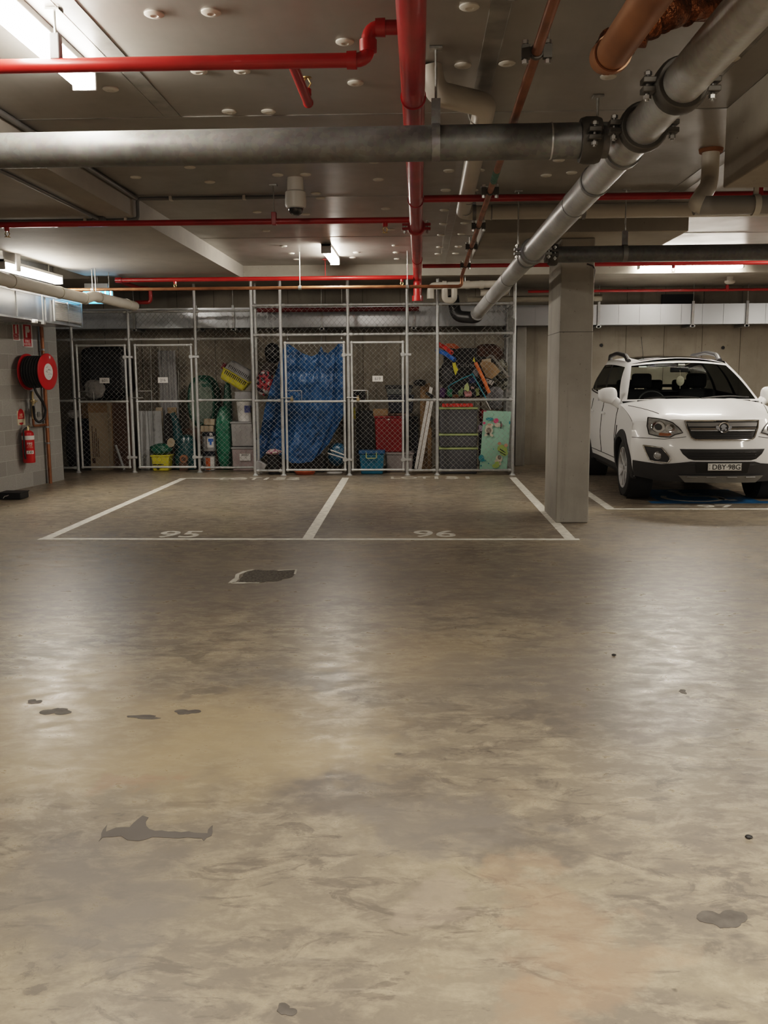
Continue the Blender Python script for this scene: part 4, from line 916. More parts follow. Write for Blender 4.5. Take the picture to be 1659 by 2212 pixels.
# --- bay 601
bag('bin_bag', 'black bin bag slumped in the corner beside gate 601', 'bag', (138, 905, 168, 1016), 14.6, .3, m_bag, 3)
bag('plastic_bag', 'crumpled white plastic bag on top of the corner bin bag', 'bag', (141, 886, 168, 904), 14.62, .24, m_wbag, 5, .2)
bag('dark_cover', 'big black covered bundle piled high behind gate 601', 'bundle', (172, 746, 276, 864), 15.12, .42, m_bag, 8, .16, sq=.5)
bag('plastic_bag', 'white plastic bag hanging in front of the black bundle', 'bag', (178, 820, 221, 862), 14.93, .16, m_wbag, 9, .22)
t = thing('tall_carton', 'tall pale carton with rows of print standing behind gate 601', 'carton', PY(213, 1012, 14.75))
a, b_, z0_, z1_ = rect(197, 868, 230, 1016, 14.75); t.location = ((a+b_)/2, 14.85, 0)
obj('carton', MB().span((a, 14.75, 0), (b_, 14.95, z1_)), m_card2, t, bevel=.004)
b = MB()
for i, (o_, l_) in enumerate(((.045, .50), (.075, .40), (.105, .46), (.135, .3))): b.span((a+o_, 14.747, .22), (a+o_+.010, 14.75, .22+l_))
b.span((a+.03, 14.747, .12), (a+.08, 14.75, .2)); obj('carton_print', b, m_wood, t, smooth=0)
obj('packing_tape', MB().span((a-.001, 14.746, z1_-.17), (b_+.001, 14.75, z1_+.001)), m_card, t, smooth=0)
pbox('folded_carton', 'small brown carton resting above the tall printed carton, left side', 'carton', (176, 868, 194, 904), 14.86, .08, m_card)
pbox('flat_carton', 'narrow brown flat pack carton right of the tall printed carton', 'carton', (231, 866, 239, 1011), 14.98, .06, m_card)
pbox('brown_board', 'dark brown board leaning behind gate 601', 'board', (242, 870, 284, 1012), 15.05, .04, m_wood)
stick('white_batten', 'white slat leaning at the foot of the dark brown board', 'slat', (268, 1008), (250, 962), .02, m_wpan, 14.8, 14.95)
pbox('stacked_crate', 'dark crate under the black bundle behind gate 601', 'crate', (180, 866.5, 204, 1012), 15.0, .4, m_navy)
# --- bay 216
t = thing('foam_panel_roll', 'tall grey pleated foam panel standing upright behind gate 216', 'foam panel', PY(367, 900, 15.2)); 
a, b_, z0_, z1_ = rect(352, 757, 379, 1006, 15.2); n = 6; b = MB(); w = (b_-a)/n; t.location = ((a+b_)/2, 15.24, 0)
for i in range(n): b.tube([(a+w*(i+.5)+.02, 15.24, 0), (a+w*(i+.5)-.02, 15.24, z1_)], w*.62, 10)
obj('pleats', b, m_foam, t)
for i in range(3):
    stick('steel_rod', ['thin steel rod standing left of the pleated foam', 'second thin steel rod, close to the pleated foam', 'thin steel rod standing right of the pleated foam'][i], 'rod', ((330, 346, 388)[i], 1002), ((325, 345, 385)[i], (745, 745, 800)[i]), .008, M_rod, 15.3, 15.4, 8)
for i in range(3):
    a, b_, z0_, z1_ = rect((304, 310, 318)[i], 888, (320, 330, 350)[i], 1016, 14.90+.05*i)
    one('white_sheet', ['white flat panel, first of three leaning behind gate 216', 'white flat panel in the middle of the three behind gate 216', 'wide white flat panel at the back of the three behind gate 216'][i], 'panel', MB().prism([(a, 14.90+.05*i, .002), (b_, 14.90+.05*i, .002), (b_-.04, 14.98+.05*i, z1_), (a-.03, 14.98+.05*i, z1_+.0)], (0, .025, 0)), m_wpan, bevel=.004)
pbox('cream_carton', 'cream carton behind the white panels and above the dark clothes', 'carton', (341, 880, 350, 1008), 15.12, .05, m_card2)
pbox('wood_offcut', 'pale wooden offcut standing next to the cream carton', 'board', (366, 880, 380, 1004), 15.12, .06, mat('pale wood', (.30, .22, .13), .7, var=.15))
bag('dark_clothes', 'heap of dark clothes hanging in the middle of bay 216', 'clothes', (354, 893, 372, 975), 14.9, .1, mat('dark cloth', (.02, .018, .018), .9, var=.5, bump=.5), 12, .2)
t = thing('green_tub_bin', 'yellow bin with a dark green bag in it behind gate 216', 'bin', PY(347, 1016, 14.62))
a, b_, z0_, z1_ = rect(326, 985, 366, 1018, 14.60); t.location = ((a+b_)/2, 14.72, 0); cx = (a+b_)/2
obj('bin_body', MB().box((cx, 14.73, .002+(z1_)/2), (b_-a-.02, .26, z1_), taper=.86), m_yel, t, bevel=.015)
obj('bin_rim', MB().box((cx, 14.73, z1_), (b_-a+.01, .28, .025)), m_yel, t, bevel=.008)
b = MB().span((cx-.12, 14.603, .10), (cx+.05, 14.606, .115)); b.prism([(cx-.04, 14.604, .02), (cx, 14.604, .06), (cx-.04, 14.604, .095), (cx-.08, 14.604, .06)], (0, -.002, 0)); obj('printed_mark', b, m_bag, t, smooth=0)
ax, bx, az, bz = rect(322, 958, 367, 984, 14.66)
obj('green_liner', MB().ell(((ax+bx)/2, 14.74, (az+bz)/2), ((bx-ax)/2, .14, (bz-az)/2), 24, 14, lump=.16, seed=2), m_gdark, t, smooth=80)
# big green oval tub seen from below
t = thing('oval_tub', 'big green oval tub with pale base standing on end behind the paint tins', 'tub', PY(430, 990, 15.1))
a, b_, z0_, z1_ = rect(400, 812, 466, 925, 15.0); cx, cz, hw, hh = (a+b_)/2, (z0_+z1_)/2, (b_-a)/2, (z1_-z0_)/2; t.location = (cx, 15.2, z0_)
def oval(sx, sz, y, n=40, p=2.6): return [(cx+hw*sx*math.copysign(abs(math.cos(k))**(2/p), math.cos(k)), y, cz+hh*sz*math.copysign(abs(math.sin(k))**(2/p), math.sin(k))) for k in [2*math.pi*i/n for i in range(n)]]
def loft(b, rings, capa=True):
    n = len(rings[0]); b.add([p for r_ in rings for p in r_], [(i*n+j, i*n+(j+1) % n, (i+1)*n+(j+1) % n, (i+1)*n+j) for i in range(len(rings)-1) for j in range(n)] + ([tuple(range(n))] if capa else [])); return b
obj('shell', loft(MB(), [oval(.80, .86, 15.06), oval(.86, .9, 15.08), oval(.98, .98, 15.25), oval(1.04, 1.03, 15.26)]), m_gdark, t)
obj('base_panel', loft(MB(), [oval(.70, .78, 15.045), oval(.74, .82, 15.062)]), m_pale, t)
obj('drain_mark', MB().span((cx+.02, 15.04, cz+hh*.58), (cx+.14, 15.044, cz+hh*.7)), m_gdark, t, smooth=0)
# support: crate below so the tub rests on something
pbox('brown_crate', 'brown box under the oval green tub', 'crate', (396, 926, 468, 1009), 15.17, .25, m_wood)
def vase_pts(u0, u1, v0, v1, Y): a, b_, z0_, z1_ = rect(u0, v0, u1, v1, Y); return (a+b_)/2, (b_-a)/2, z0_, z1_
cx, r, z0_, z1_ = vase_pts(372, 421, 886, 1014, 14.78)
t = thing('teal_bag', 'shiny dark teal bag slumped behind gate 216', 'bag', (cx, 14.92, z0_))
obj('bag_body', MB().lathe([(.02, 0), (r*.95, .01), (r*1.0, .15), (r*.92, .42), (r*.75, .52), (.05, .56)], (cx, 14.95, z0_), n=26), m_teal, t)
pts = [PY(u, v, 14.9) for u, v in ((386, 950), (381, 915), (372, 892))]
obj('bag_neck', MB().tube(pts, [.09, .06, .05], 12), m_teal, t)
p = PY(395, 992, 14.62); t = thing('copper_disc', 'round coppery tin standing on edge before the teal bag', 'tin', (p.x, p.y, p.z-.06))
obj('disc', MB().lathe([(.001, 0), (.062, 0), (.066, .006), (.066, .05), (.001, .05)], (p.x, 14.66, p.z), (0, 1, 0), 24), m_cop, t); obj('ring', MB().lathe([(.03, -.002), (.036, -.002), (.036, .003), (.03, .003)], (p.x, 14.66, p.z), (0, 1, 0), 20), m_wood, t)
obj('stand', MB().span((p.x-.07, 14.65, .002), (p.x+.06, 14.72, p.z-.06)), m_wood, t)
p = PY(371, 960, 14.6); one('cream_saucer', 'cream half round dish tucked beside the teal bag', 'dish', MB().lathe([(.001, 0), (.05, .004), (.075, .03), (.07, .03), (.001, .01)], (p.x-.02, 14.70, p.z+.02), (-.4, -1, .15), 20), m_card2)
# --- paint tins
def tin(label, box, Y, mb, ml, name='paint_tin', printing=None):
    a, b_, z0_, z1_ = rect(*box, Y); r = (b_-a)/2; c = ((a+b_)/2, Y+r, z0_); t = thing(name, label, 'paint tin', c); h = z1_-z0_
    obj('tin', MB().lathe([(r*.92, 0), (r*.96, .01), (r*.96, h-.05), (r*.9, h-.045)], c, n=24), mb, t)
    obj('lid', MB().lathe([(r*.97, h-.06), (r, h-.05), (r, h), (r*.8, h+.004), (.001, h+.004)], c, n=24), ml, t)
    return t, c, r, h
t, c, r, h = tin('white paint tin with an orange label at the bottom of the stack', (436, 977, 462, 1016), 14.62, m_gry, m_navy)
def arc(c, r, a0, a1, z0_, z1_, n=8, off=.002): 
    b = MB(); return b.grid(lambda s, q: (c[0]+(r+off)*math.sin(a0+(a1-a0)*s), c[1]-(r+off)*math.cos(a0+(a1-a0)*s), c[2]+z0_+(z1_-z0_)*q), n, 1)
obj('orange_label', arc(c, r*.96, -.35, .35, .0+.02, h-.09), m_org, t, smooth=0); obj('white_label', arc(c, r*.96, .4, 1.1, .02, h-.08), M_swhite, t, smooth=0)
t, c, r, h = tin('grey paint tin with dark lid and blue white label, upper tin of the stack', (435, 934, 462, 975), 14.62, m_gry, m_navy)
obj('paper_label', arc(c, r*.96, -.1, 1.0, .06, h-.08), M_swhite, t, smooth=0); obj('label_print', merge(arc(c, r*.96, .1, .9, h-.15, h-.10, off=.004), arc(c, r*.96, .3, .6, .10, .15, off=.004)), m_fblue, t, smooth=0)
obj('lid_letters', text_mb('D.', .05, face_cam((c[0]+.06, c[1]-r*1.0-.002, c[2]+h-.03)), .0005, .004), M_swhite, t, smooth=0)
pbox('cream_block', 'cream carton offcut on the paint tins, lower of two', 'carton', (433, 920, 460, 933), 14.68, .16, m_card2)
pbox('cream_block', 'cream carton offcut on the paint tins, upper of two', 'carton', (440, 905, 463, 918.5), 14.70, .14, m_card2, ry=.06)
bag('green_sack', 'tall green plastic sack standing right of the paint tins', 'sack', (464, 878, 497, 1017), 14.68, .3, m_green, 21, .10)
bag('green_sack', 'tall dark green sack standing behind the paler green sack', 'sack', (484, 822, 499, 1009), 15.02, .2, m_gdark, 22, .1)
pbox('brown_plank', 'brown wooden panel behind the green sack', 'board', (455, 838, 478, 1006), 15.46, .03, m_wood)
t = thing('bucket', 'white plastic bucket with blue print on the clear tubs', 'bucket', PY(526, 912, 14.66)); a, b_, z0_, z1_ = rect(508, 868, 546, 911, 14.64); r = (b_-a)/2; c = ((a+b_)/2, 14.64+r, z0_+.003); t.location = c; h = z1_-z0_
obj('bucket', MB().lathe([(r*.82, 0), (r*.98, h-.03), (r, h-.02), (r, h)], c, n=26), M_swhite, t); obj('print', arc(c, r*.93, .05, .9, h*.45, h*.8, off=.008), mat('blue print', (.12, .14, .34), .6, var=.5, scale=60), t, smooth=0)
z_tub = rect(498, 966, 549, 1018, 14.60)[3]
tub('storage_tub', 'cloudy clear tub with a paper inside, middle of the stack by the cage corner', 'storage tub', (498, 911, 549, 964.5), 14.60, .36, m_clear, m_gry, taper=.94)
t = tub('storage_tub', 'pinkish tub with a white label at the bottom of the corner stack', 'storage tub', (500, 966, 551, 1018), 14.60, .36, m_pink, m_gry, taper=.94)
a, b_, z0_, z1_ = rect(518, 980, 541, 995, 14.6); obj('label_card', MB().span((a, 14.592, z0_), (b_, 14.604, z1_)), M_swhite, t, smooth=0); obj('label_print', text_mb('AWAY', 1, face_cam(((a+b_)/2, 14.590, z1_-.02)), .0005, .01, (.12, .03)), m_bag, t, smooth=0)
pbox('grey_crate', 'grey crate resting on the white bucket under the cat carrier', 'crate', (507, 846, 543, 867), 14.68, .3, m_gry)
# cat carrier, tilted
t = thing('cat_carrier', 'yellow and grey slotted cat carrier tilted on the pile', 'pet carrier', PY(512, 815, 14.75)); c0 = PY(513, 811, 14.8); t.location = c0
RT = Matrix.Rotation(math.radians(31), 3, 'Y')
def rb(b, x, y, z, dx, dy, dz, taper=1., m=0):
    k = MB().box((0, 0, 0), (dx, dy, dz), taper=taper); b.add([c0 + RT @ (v+V((x, y, z))) for v in k.v], k.f, m); return b
obj('lower_shell', rb(MB(), 0, 0, -.085, .47, .28, .17, .86), m_yel, t, bevel=.03)
k = MB().box((0, 0, 0), (.44, .26, .17), taper=1.0); k.v = [V((v.x*(.84 if v.z > 0 else 1), v.y*(.8 if v.z > 0 else 1), v.z)) for v in k.v]
obj('upper_shell', MB().add([c0 + RT @ (v+V((0, 0, .09))) for v in k.v], k.f), m_gry, t, bevel=.03)
b = MB()
for i in range(13): rb(b, -.17+.03*i, -.142, -.035, .012, .006, .065); rb(b, -.16+.028*i, -.122, .07, .010, .012, .055)
obj('slots', b, M_dark, t, smooth=0); obj('rim', rb(MB(), 0, 0, .003, .48, .29, .018), m_yel, t, bevel=.006)
obj('catch', rb(MB(), -.26, 0, .02, .05, .08, .10), mat('maroon plastic', (.2, .02, .03), .4), t, bevel=.01)
# --- corner panel between the cages and the tarp
m_pat = mat('patterned cloth', (.36, .20, .20), .9, var=.0); 
def pattern(name, a_, b_, c_, scale=22):
    m, nt, bs = newmat(name); N, L = nt.nodes, nt.links; v = vmap(N, L)
    vo = N.new('ShaderNodeTexVoronoi'); vo.inputs['Scale'].default_value = scale; L.new(v, vo.inputs['Vector'])
    bw = N.new('ShaderNodeRGBToBW'); L.new(vo.outputs['Color'], bw.inputs[0])
    r = ramp(N, L, bw.outputs[0], [(.0, a_), (.42, a_), (.46, b_), (.60, b_), (.64, c_), (1, c_)]); L.new(r, bs.inputs['Base Color']); bs.inputs['Roughness'].default_value = .9; return m
bag('patterned_bag', 'red white and black patterned bag hanging by the cage corner', 'bag', (553, 800, 590, 856), 14.2, .25, pattern('red patterned cloth', (.03, .02, .03), (.42, .38, .38), (.28, .03, .04)), 31, .18)
bag('clothes_bundle', 'grey brown clothes bundle above the patterned bag', 'clothes', (560, 782, 596, 812), 14.46, .25, mat('grey brown cloth', (.10, .085, .08), .9, var=.5, scale=15), 33, .2)
bag('clothes_bundle', 'black clothes bundle high in the corner behind the tarp', 'clothes', (568, 740, 604, 786), 14.76, .3, m_bag, 34, .18)
stick('yellow_strap_pole', 'yellow and black padded pole leaning by the cage corner', 'pole', (551, 950), (545, 880), .03, mat('black padding', (.03, .025, .015), .8, var=.8, scale=20), 14.25, 14.22)
t = thing('black_tub', 'black open tub full of pink and white cloth at the corner', 'tub', PY(588, 1020, 14.02)); a, b_, z0_, z1_ = rect(574, 986, 606, 1026, 14.02); c = ((a+b_)/2, 14.15, .002); r = (b_-a)/2; t.location = c
obj('tub_body', MB().lathe([(r*.8, 0), (r, z1_), (r*.94, z1_), (r*.75, .02)], c, n=24), m_bag, t)
one('folded_cloth', 'pink and white floral cloth heaped in the black tub', 'cloth', MB().ell((c[0]-.01, c[1], z1_+.055), (r*.95, r*.9, .05), 26, 14, lump=.2, seed=6), pattern('floral cloth', (.30, .10, .16), (.62, .52, .50), (.50, .44, .40), 40), smooth=80)
one('clear_box', 'clear plastic tray lying tilted at the foot of the corner panel', 'tray', MB().box((PY(561, 1010, 14.02).x, 14.06, .12), (.16, .10, .16), ry=.5), m_clear, bevel=.012)
# blue tarpaulin
m_tarp = mat('blue woven tarpaulin', (.012, .085, .22), .40, var=.25, scale=3.5, bump=.3)
def lerp_tab(tab, x):
    for (a_, va), (b_, vb_) in zip(tab, tab[1:]):
        if x <= b_: 
            k = (x-a_)/(b_-a_); return va+(vb_-va)*k
    return tab[-1][1]
TOP = [(0, 736), (.06, 745), (.16, 753), (.30, 764), (.45, 770), (.56, 764), (.62, 747), (.66, 760), (.74, 763), (.86, 752), (.95, 738), (1, 736)]
BOT = [(0, 992), (.08, 990), (.18, 972), (.28, 973), (.36, 988), (.50, 1000), (.62, 1001), (.78, 997), (.90, 980), (1, 962)]
LFT = [(0, 619), (.12, 607), (.25, 597), (.40, 584), (.55, 573), (.70, 566), (.82, 561), (.9, 555), (1, 552)]
RGT = [(0, 740), (.5, 742), (.62, 743), (.72, 741), (.82, 730), (.92, 718), (1, 708)]
def tarp(s, t_):
    v = lerp_tab(TOP, s)*(1-t_) + lerp_tab(BOT, s)*t_; u = lerp_tab(LFT, t_)*(1-s) + lerp_tab(RGT, t_)*s
    amp = .006+.012*t_; nv_ = V((s*3.2, t_*3.2, 0))
    y = 14.14 + amp*(math.sin(17*s+2.2*t_) + .55*math.sin(31*s-4*t_+1)) + .055*noise.noise(nv_) + .03*abs(noise.noise(nv_*2.3+V((5, 0, 0)))) + .022*abs(noise.noise(nv_*4.7+V((0, 9, 0)))) + .010*noise.noise(nv_*10) + .05*math.exp(-((s-.22+.08*t_)/.03)**2)*(.3+t_) + .05*math.exp(-((s-.9+.05*t_)/.025)**2)
    y += .016*math.sin(9*t_+14*s)*math.sin(5*s+3*t_) + .010*math.sin(26*t_+9*s*s*4)*t_ + .03*math.exp(-((t_-.16-.6*(s-.5)**2)/.04)**2) - .028*math.exp(-((t_-.26-.8*(s-.5)**2)/.05)**2)
    y += .03*max(0, t_-.75)*math.sin(40*s+12*t_) + .34*max(0, min(1, (t_-.45)/.35))*max(0, min(1, (.42-s)/.12))
    return PY(u, v, y)
t = thing('tarpaulin', 'crumpled blue tarpaulin hung from hooks behind the gate', 'tarpaulin', (-1.5, 14.15, .15))
obj('sheet', MB().grid(tarp, 110, 90), m_tarp, t, smooth=60)
for u, v in ((621, 733), (694, 741), (738, 731)):
    b = MB(); p = PY(u, v, 14.12); b.tube([p, p+V((.0, 0, .05)), p+V((.01, -.01, .12))], .004, 6); b.lathe([(.012, 0), (.016, .002), (.012, .004)], p+V((0, -.008, .0)), (0, 1, 0), 10); obj('hanging_hook', b, M_galv, t)
bag('blue_float', 'dark blue inflatable lying under the right edge of the tarp', 'inflatable', (706, 958, 746, 1008), 14.3, .3, mat('dark blue vinyl', (.01, .10, .19), .3, var=.15), 41, .05)
for i in range(2): stick('white_rail', ['upper white rail slanting across the blue inflatable', 'lower white rail slanting across the blue inflatable'][i], 'rail', ((714, 708)[i], (972, 979)[i]), ((744, 744)[i], (983, 990)[i]), .011, M_swhite, 14.16, 14.16)
p = PY(657, 1022, 14.0)
one('orange_disc', 'orange plastic dish lying on the floor under the tarp', 'dish', MB().lathe([(.001, .006), (.13, .006), (.16, .045), (.165, .045), (.14, .0), (.001, 0)], (p.x, 14.12, .003), n=30), mat('orange plastic', (.52, .13, .05), .4))
pbox('dark_crate', 'black crate under the blue tarp, above the orange dish', 'crate', (625, 985, 700, 1014), 14.38, .35, m_bag)
one('wire_ring', 'grey coil of hose lying on the floor below the blue inflatable', 'hose coil', MB().tube([(PY(722, 1016, 14.05).x+.11*math.cos(a), 14.12+.07*math.sin(a), .02) for a in [2*math.pi*i/28 for i in range(28)]], .013, 8, closed=True), M_cap)
# --- bay 619
pbox('black_cabinet', 'black cabinet standing deep in bay 619', 'cabinet', (770, 888, 806, 1010), 14.95, .4, m_bag)
t = tub('red_tub', 'big red plastic tub on the lilac tub in bay 619', 'storage tub', (808, 899, 872, 977), 14.42, .42, m_red, m_red, taper=.92)
a, b_, z0_, z1_ = rect(808, 899, 872, 977, 14.42); obj('catch', MB().box(((a+b_)/2, 14.41, z1_-.05), (.03, .02, .015)), M_swhite, t)
tub('lilac_tub', 'lilac grey tub under the big red tub', 'storage tub', (832, 978, 894, 1021), 14.36, .46, m_lil, m_lil, taper=.93)
t = tub('cool_box', 'teal blue cool box with a pale handle behind gate 619', 'cool box', (775, 974, 831, 1024), 14.06, .28, m_blue, mat('deep blue lid', (.01, .10, .24), .4), lid=.05, taper=.88)
a, b_, z0_, z1_ = rect(791, 978, 813, 990, 14.04); obj('handle', MB().tube(fillet([(a, 14.045, z1_), (a, 14.04, z0_), (b_, 14.04, z0_), (b_, 14.045, z1_)], .02), .009, 8), m_lime, t)
for i, bx in enumerate(((806, 884, 838, 899), (838, 893, 880, 898))): pbox('wood_plank', ['short brown plank in bay 619, above the red tub on the left', 'long thin brown plank resting on the red tub'][i], 'plank', bx, 14.5, .3, m_card if i == 0 else m_wood)
tub('dark_tub', 'dark blue tub on the plank behind the gate post of bay 619', 'storage tub', (836, 853, 895, 892), 14.52, .3, m_navy, m_navy)
tub('grey_tub', 'grey tub with a black lid, topmost in bay 619', 'storage tub', (832, 832, 892, 853), 14.54, .28, mat('smoky plastic', (.10, .11, .11), .35), m_bag, lid=.05)
pbox('navy_crate', 'tall navy crate behind the leaning white strips', 'crate', (884, 900, 903, 1013), 14.88, .3, m_navy)
pbox('dark_box', 'dark narrow case on the left behind gate 619', 'case', (764, 845, 788, 866), 14.95, .3, m_bag); stick('yellow_pole', 'short yellow pole behind the left side of gate 619', 'pole', (766, 905), (765, 880), .02, m_yel, 14.97-.12, 14.97-.12)
# --- panel with carton and strips
one('tall_carton', 'tall brown carton leaning behind the white strips', 'carton', MB().prism([PY(u, v, 14.62) for u, v in ((907, 1018), (934, 1018), (929, 828), (908, 829))], (0, .12, 0)), m_card, bevel=.004)
for i in range(2):
    q = [(895, 1012), (901, 1014), (929, 862), (922, 862)] if i == 0 else [(902, 1016), (910, 1017), (936, 866), (930, 864)]
    one('white_strip', ['long white punched strip leaning in the corner, left one', 'long white punched strip leaning in the corner, right one'][i], 'strip', MB().prism([PY(u, v, 14.08+.012*i) for u, v in q], (0, .012, 0)), M_swhite, bevel=.002)
one('white_strip', 'short white end block at the top of the leaning strips', 'strip', MB().prism([PY(u, v, 14.12) for u, v in ((926, 848), (932, 851), (935, 838), (928, 835))], (0, .02, 0)), M_swhite)
one('black_clip', 'black strap tied round the leaning white strips', 'strap', MB().bar(PY(920, 848, 14.075), PY(935, 858, 14.075), .02, .05), m_bag)
pbox('lumber', 'narrow brown timber standing right of the leaning strips', 'board', (924, 925, 933, 1018), 14.35, .05, m_card)
bag('dark_cushion', 'black cushion on top of the tall brown carton', 'cushion', (893, 820, 922, 834), 14.45, .15, m_bag, 44, .12)
# --- last panel: drawers, shelf of toys, play mat
for i, (v0, v1, lab) in enumerate(((880, 936, 'charcoal drawer tub with pale lime rim, top of the stack of three'), (937, 966, 'shallow charcoal drawer tub in the middle of the stack of three'), (967, 1021, 'charcoal drawer tub with lime rim at the bottom of the stack of three'))):
    tub('drawer_tub', lab, 'storage tub', (948, v0, 1033, v1), 14.1, .45, m_char, m_lime, lid=.03, taper=.97, lip=.01)
a, b_, z0_, z1_ = rect(955, 872.5, 1022, 879.5, 14.16); b = MB()
for i in range(9): b.box((a+(b_-a)*(i+.5)/9, 14.2, z0_+.028), ((b_-a)/9*.9, .09, .05), ry=.12*(-1)**i)
one('red_garland', 'strip of red plastic scallops lying on the top drawer tub', 'garland', b, m_coral, bevel=.004)
zs = PY(1000, 861, 14.2).z
t = thing('shelf_board', 'wooden shelf board carrying the toys above the charcoal tubs', 'shelf', (PY(990, 860, 14.3).x, 14.35, zs-.03)); xa_, xb_ = PY(950, 860, 14.12).x, PY(1048, 860, 14.12).x
obj('board', MB().span((xa_, 14.12, zs-.025), (xb_, 14.75, zs)), mat('worn shelf wood', (.30, .16, .09), .6, var=.15), t, bevel=.003)
for x in (xa_+.03, xb_-.03): obj('shelf_leg', MB().span((x-.015, 14.68, 0), (x+.015, 14.71, zs-.025)), m_wood, t)
a, b_, z0_, z1_ = rect(958, 752, 1030, 838, 14.62)
t = thing('black_box', 'black box lettered robe behind the toys', 'box', ((a+b_)/2, 14.65, zs)); obj('box', MB().span((a, 14.60, zs+.001), (b_, 14.74, z1_)), m_bag, t, bevel=.006)
p = PY(1005, 788, 14.6); obj('lettering', text_mb('robe', 1, face_cam((p.x, 14.598, p.z)), .001, -.004, (.26, .075)), mat('grey print', (.20, .20, .20), .6), t, smooth=0)
def noodle(label, p, q, m, r=.033, Y0=14.2, Y1=14.1):
    P_, Q_ = PY(*p, Y0), PY(*q, Y1); t = thing('foam_noodle', label, 'foam noodle', (P_+Q_)/2); d = (Q_-P_).normalized()
    obj('tube', MB().tube([P_, P_.lerp(Q_, .5)+V((0, 0, .012)), Q_], r, 18), m, t); obj('bore', MB().lathe([(.001, 0), (r*.36, 0), (r*.36, .002)], Q_, d, 14), M_dark, t)
noodle('red foam noodle poking out at the top of the toy pile', (948, 744), (976, 762), m_coral, Y0=14.35)
noodle('blue foam noodle below the red one', (944, 756), (982, 777), m_fblue, Y0=14.4)
noodle('orange foam noodle slanting down to the right', (1027, 783), (1057, 849), m_org, r=.026, Y0=14.16, Y1=14.14)
one('orange_scrap', 'orange brown scrap behind the red foam noodle', 'cloth', MB().prism([PY(u, v, 14.5) for u, v in ((960, 742), (980, 742), (996, 751), (985, 754), (968, 750))], (0, .03, 0)), mat('rust cloth', (.36, .10, .04), .9))
def arrow(label, pts, Y=14.06): one('yellow_arrow', label, 'foam arrow', MB().prism([PY(u, v, Y) for u, v in pts], (0, .02, 0)), m_yel, bevel=.003)
arrow('yellow foam arrow pointing down below the blue noodle', [(977, 784), (984, 783), (987, 794), (990, 798), (984, 811), (980, 799)])
arrow('small yellow foam tip at the top of the orange noodle', [(1024, 771), (1027, 783), (1021, 780)])
one('cardboard_piece', 'torn brown cardboard piece to the right of the orange noodle', 'cardboard', MB().prism([PY(u, v, 14.3) for u, v in ((1042, 779), (1064, 783), (1070, 788), (1081, 802), (1063, 819), (1050, 815), (1037, 786))], (0, .05, 0)), m_card, bevel=.003)
one('paper_piece', 'pale paper sheet behind the torn cardboard piece', 'paper', MB().prism([PY(u, v, 14.4) for u, v in ((1040, 777), (1060, 774), (1061, 783), (1042, 782))], (0, .01, 0)), m_card2)
one('striped_card', 'white and black striped card below the torn cardboard', 'card', MB().prism([PY(u, v, 14.22) for u, v in ((1050, 817), (1068, 824), (1062, 832), (1052, 829))], (0, .015, 0)), pattern('striped card', (.03, .03, .03), (.5, .48, .46), (.5, .48, .46), 30))
one('grey_hose', 'grey curved hose arching over the right of the pile', 'hose', MB().tube(fillet([PY(1052, 773, 14.3), PY(1062, 767, 14.3), PY(1074, 782, 14.2), PY(1098, 815, 14.1)], .2), .016, 10), mat('grey hose', (.17, .165, .15), .6))
def bentrod(label, pts, m, Y=14.1, r=.008): one('toy_rod', label, 'toy rod', MB().tube([PY(u, v, Y) for u, v in pts], r, 8), m)
m_tl = mat('teal toy plastic', (.01, .22, .30), .4)
bentrod('teal toy rod slanting down right to the shelf edge', [(1020, 806), (1050, 861)], m_tl, 14.08)
bentrod('teal toy rod with a hook sloping down left', [(1022, 808), (1000, 817), (975, 830), (968, 836), (972, 842)], m_tl, 14.12)
bentrod('white stick poking down below the shelf', [(1050, 866), (1060, 885)], M_swhite, 14.07, .006)
toys = [('yellow_toy', 'yellow toy scrap in the middle of the shelf heap', (1002, 826, 1014, 846), m_lime), ('pink_toy', 'pink soft toy at the front of the shelf heap', (1003, 844, 1020, 858), mat('pink plush', (.50, .25, .26), .9, var=.2)), ('pink_toy', 'small pale pink toy right of the yellow scrap', (1016, 834, 1025, 841), mat('pale pink plush', (.55, .36, .36), .9)), ('dark_toy', 'dark grey toy at the left of the shelf heap', (955, 792, 978, 826), mat('dark grey plush', (.06, .06, .065), .9, var=.5)), ('purple_toy', 'purple toy low at the left of the shelf', (949, 838, 964, 860), mat('purple plush', (.07, .03, .10), .9, var=.3)), ('green_toy', 'green toy in front of the purple one', (966, 838, 978, 858), mat('green toy', (.03, .16, .09), .6)), ('wheel_toy', 'round dark toy wheel beside the orange noodle', (1020, 797, 1036, 815), mat('grey toy', (.10, .10, .11), .6, var=.5, scale=25)), ('olive_toy', 'olive toy right of the pink toy on the shelf', (1026, 838, 1036, 856), mat('olive toy', (.22, .26, .10), .7)), ('wooden_toy', 'wooden toy block on the shelf front edge', (977, 852, 992, 860), mat('orange wood', (.32, .16, .07), .7)), ('green_toy', 'pale green toy scrap left of the yellow scrap', (990, 836, 1001, 858), mat('pale green toy', (.20, .30, .16), .7, var=.3)), ('blue_toy', 'dark blue toy under the teal rods', (1012, 814, 1030, 828), mat('dark blue toy', (.02, .03, .09), .7))]
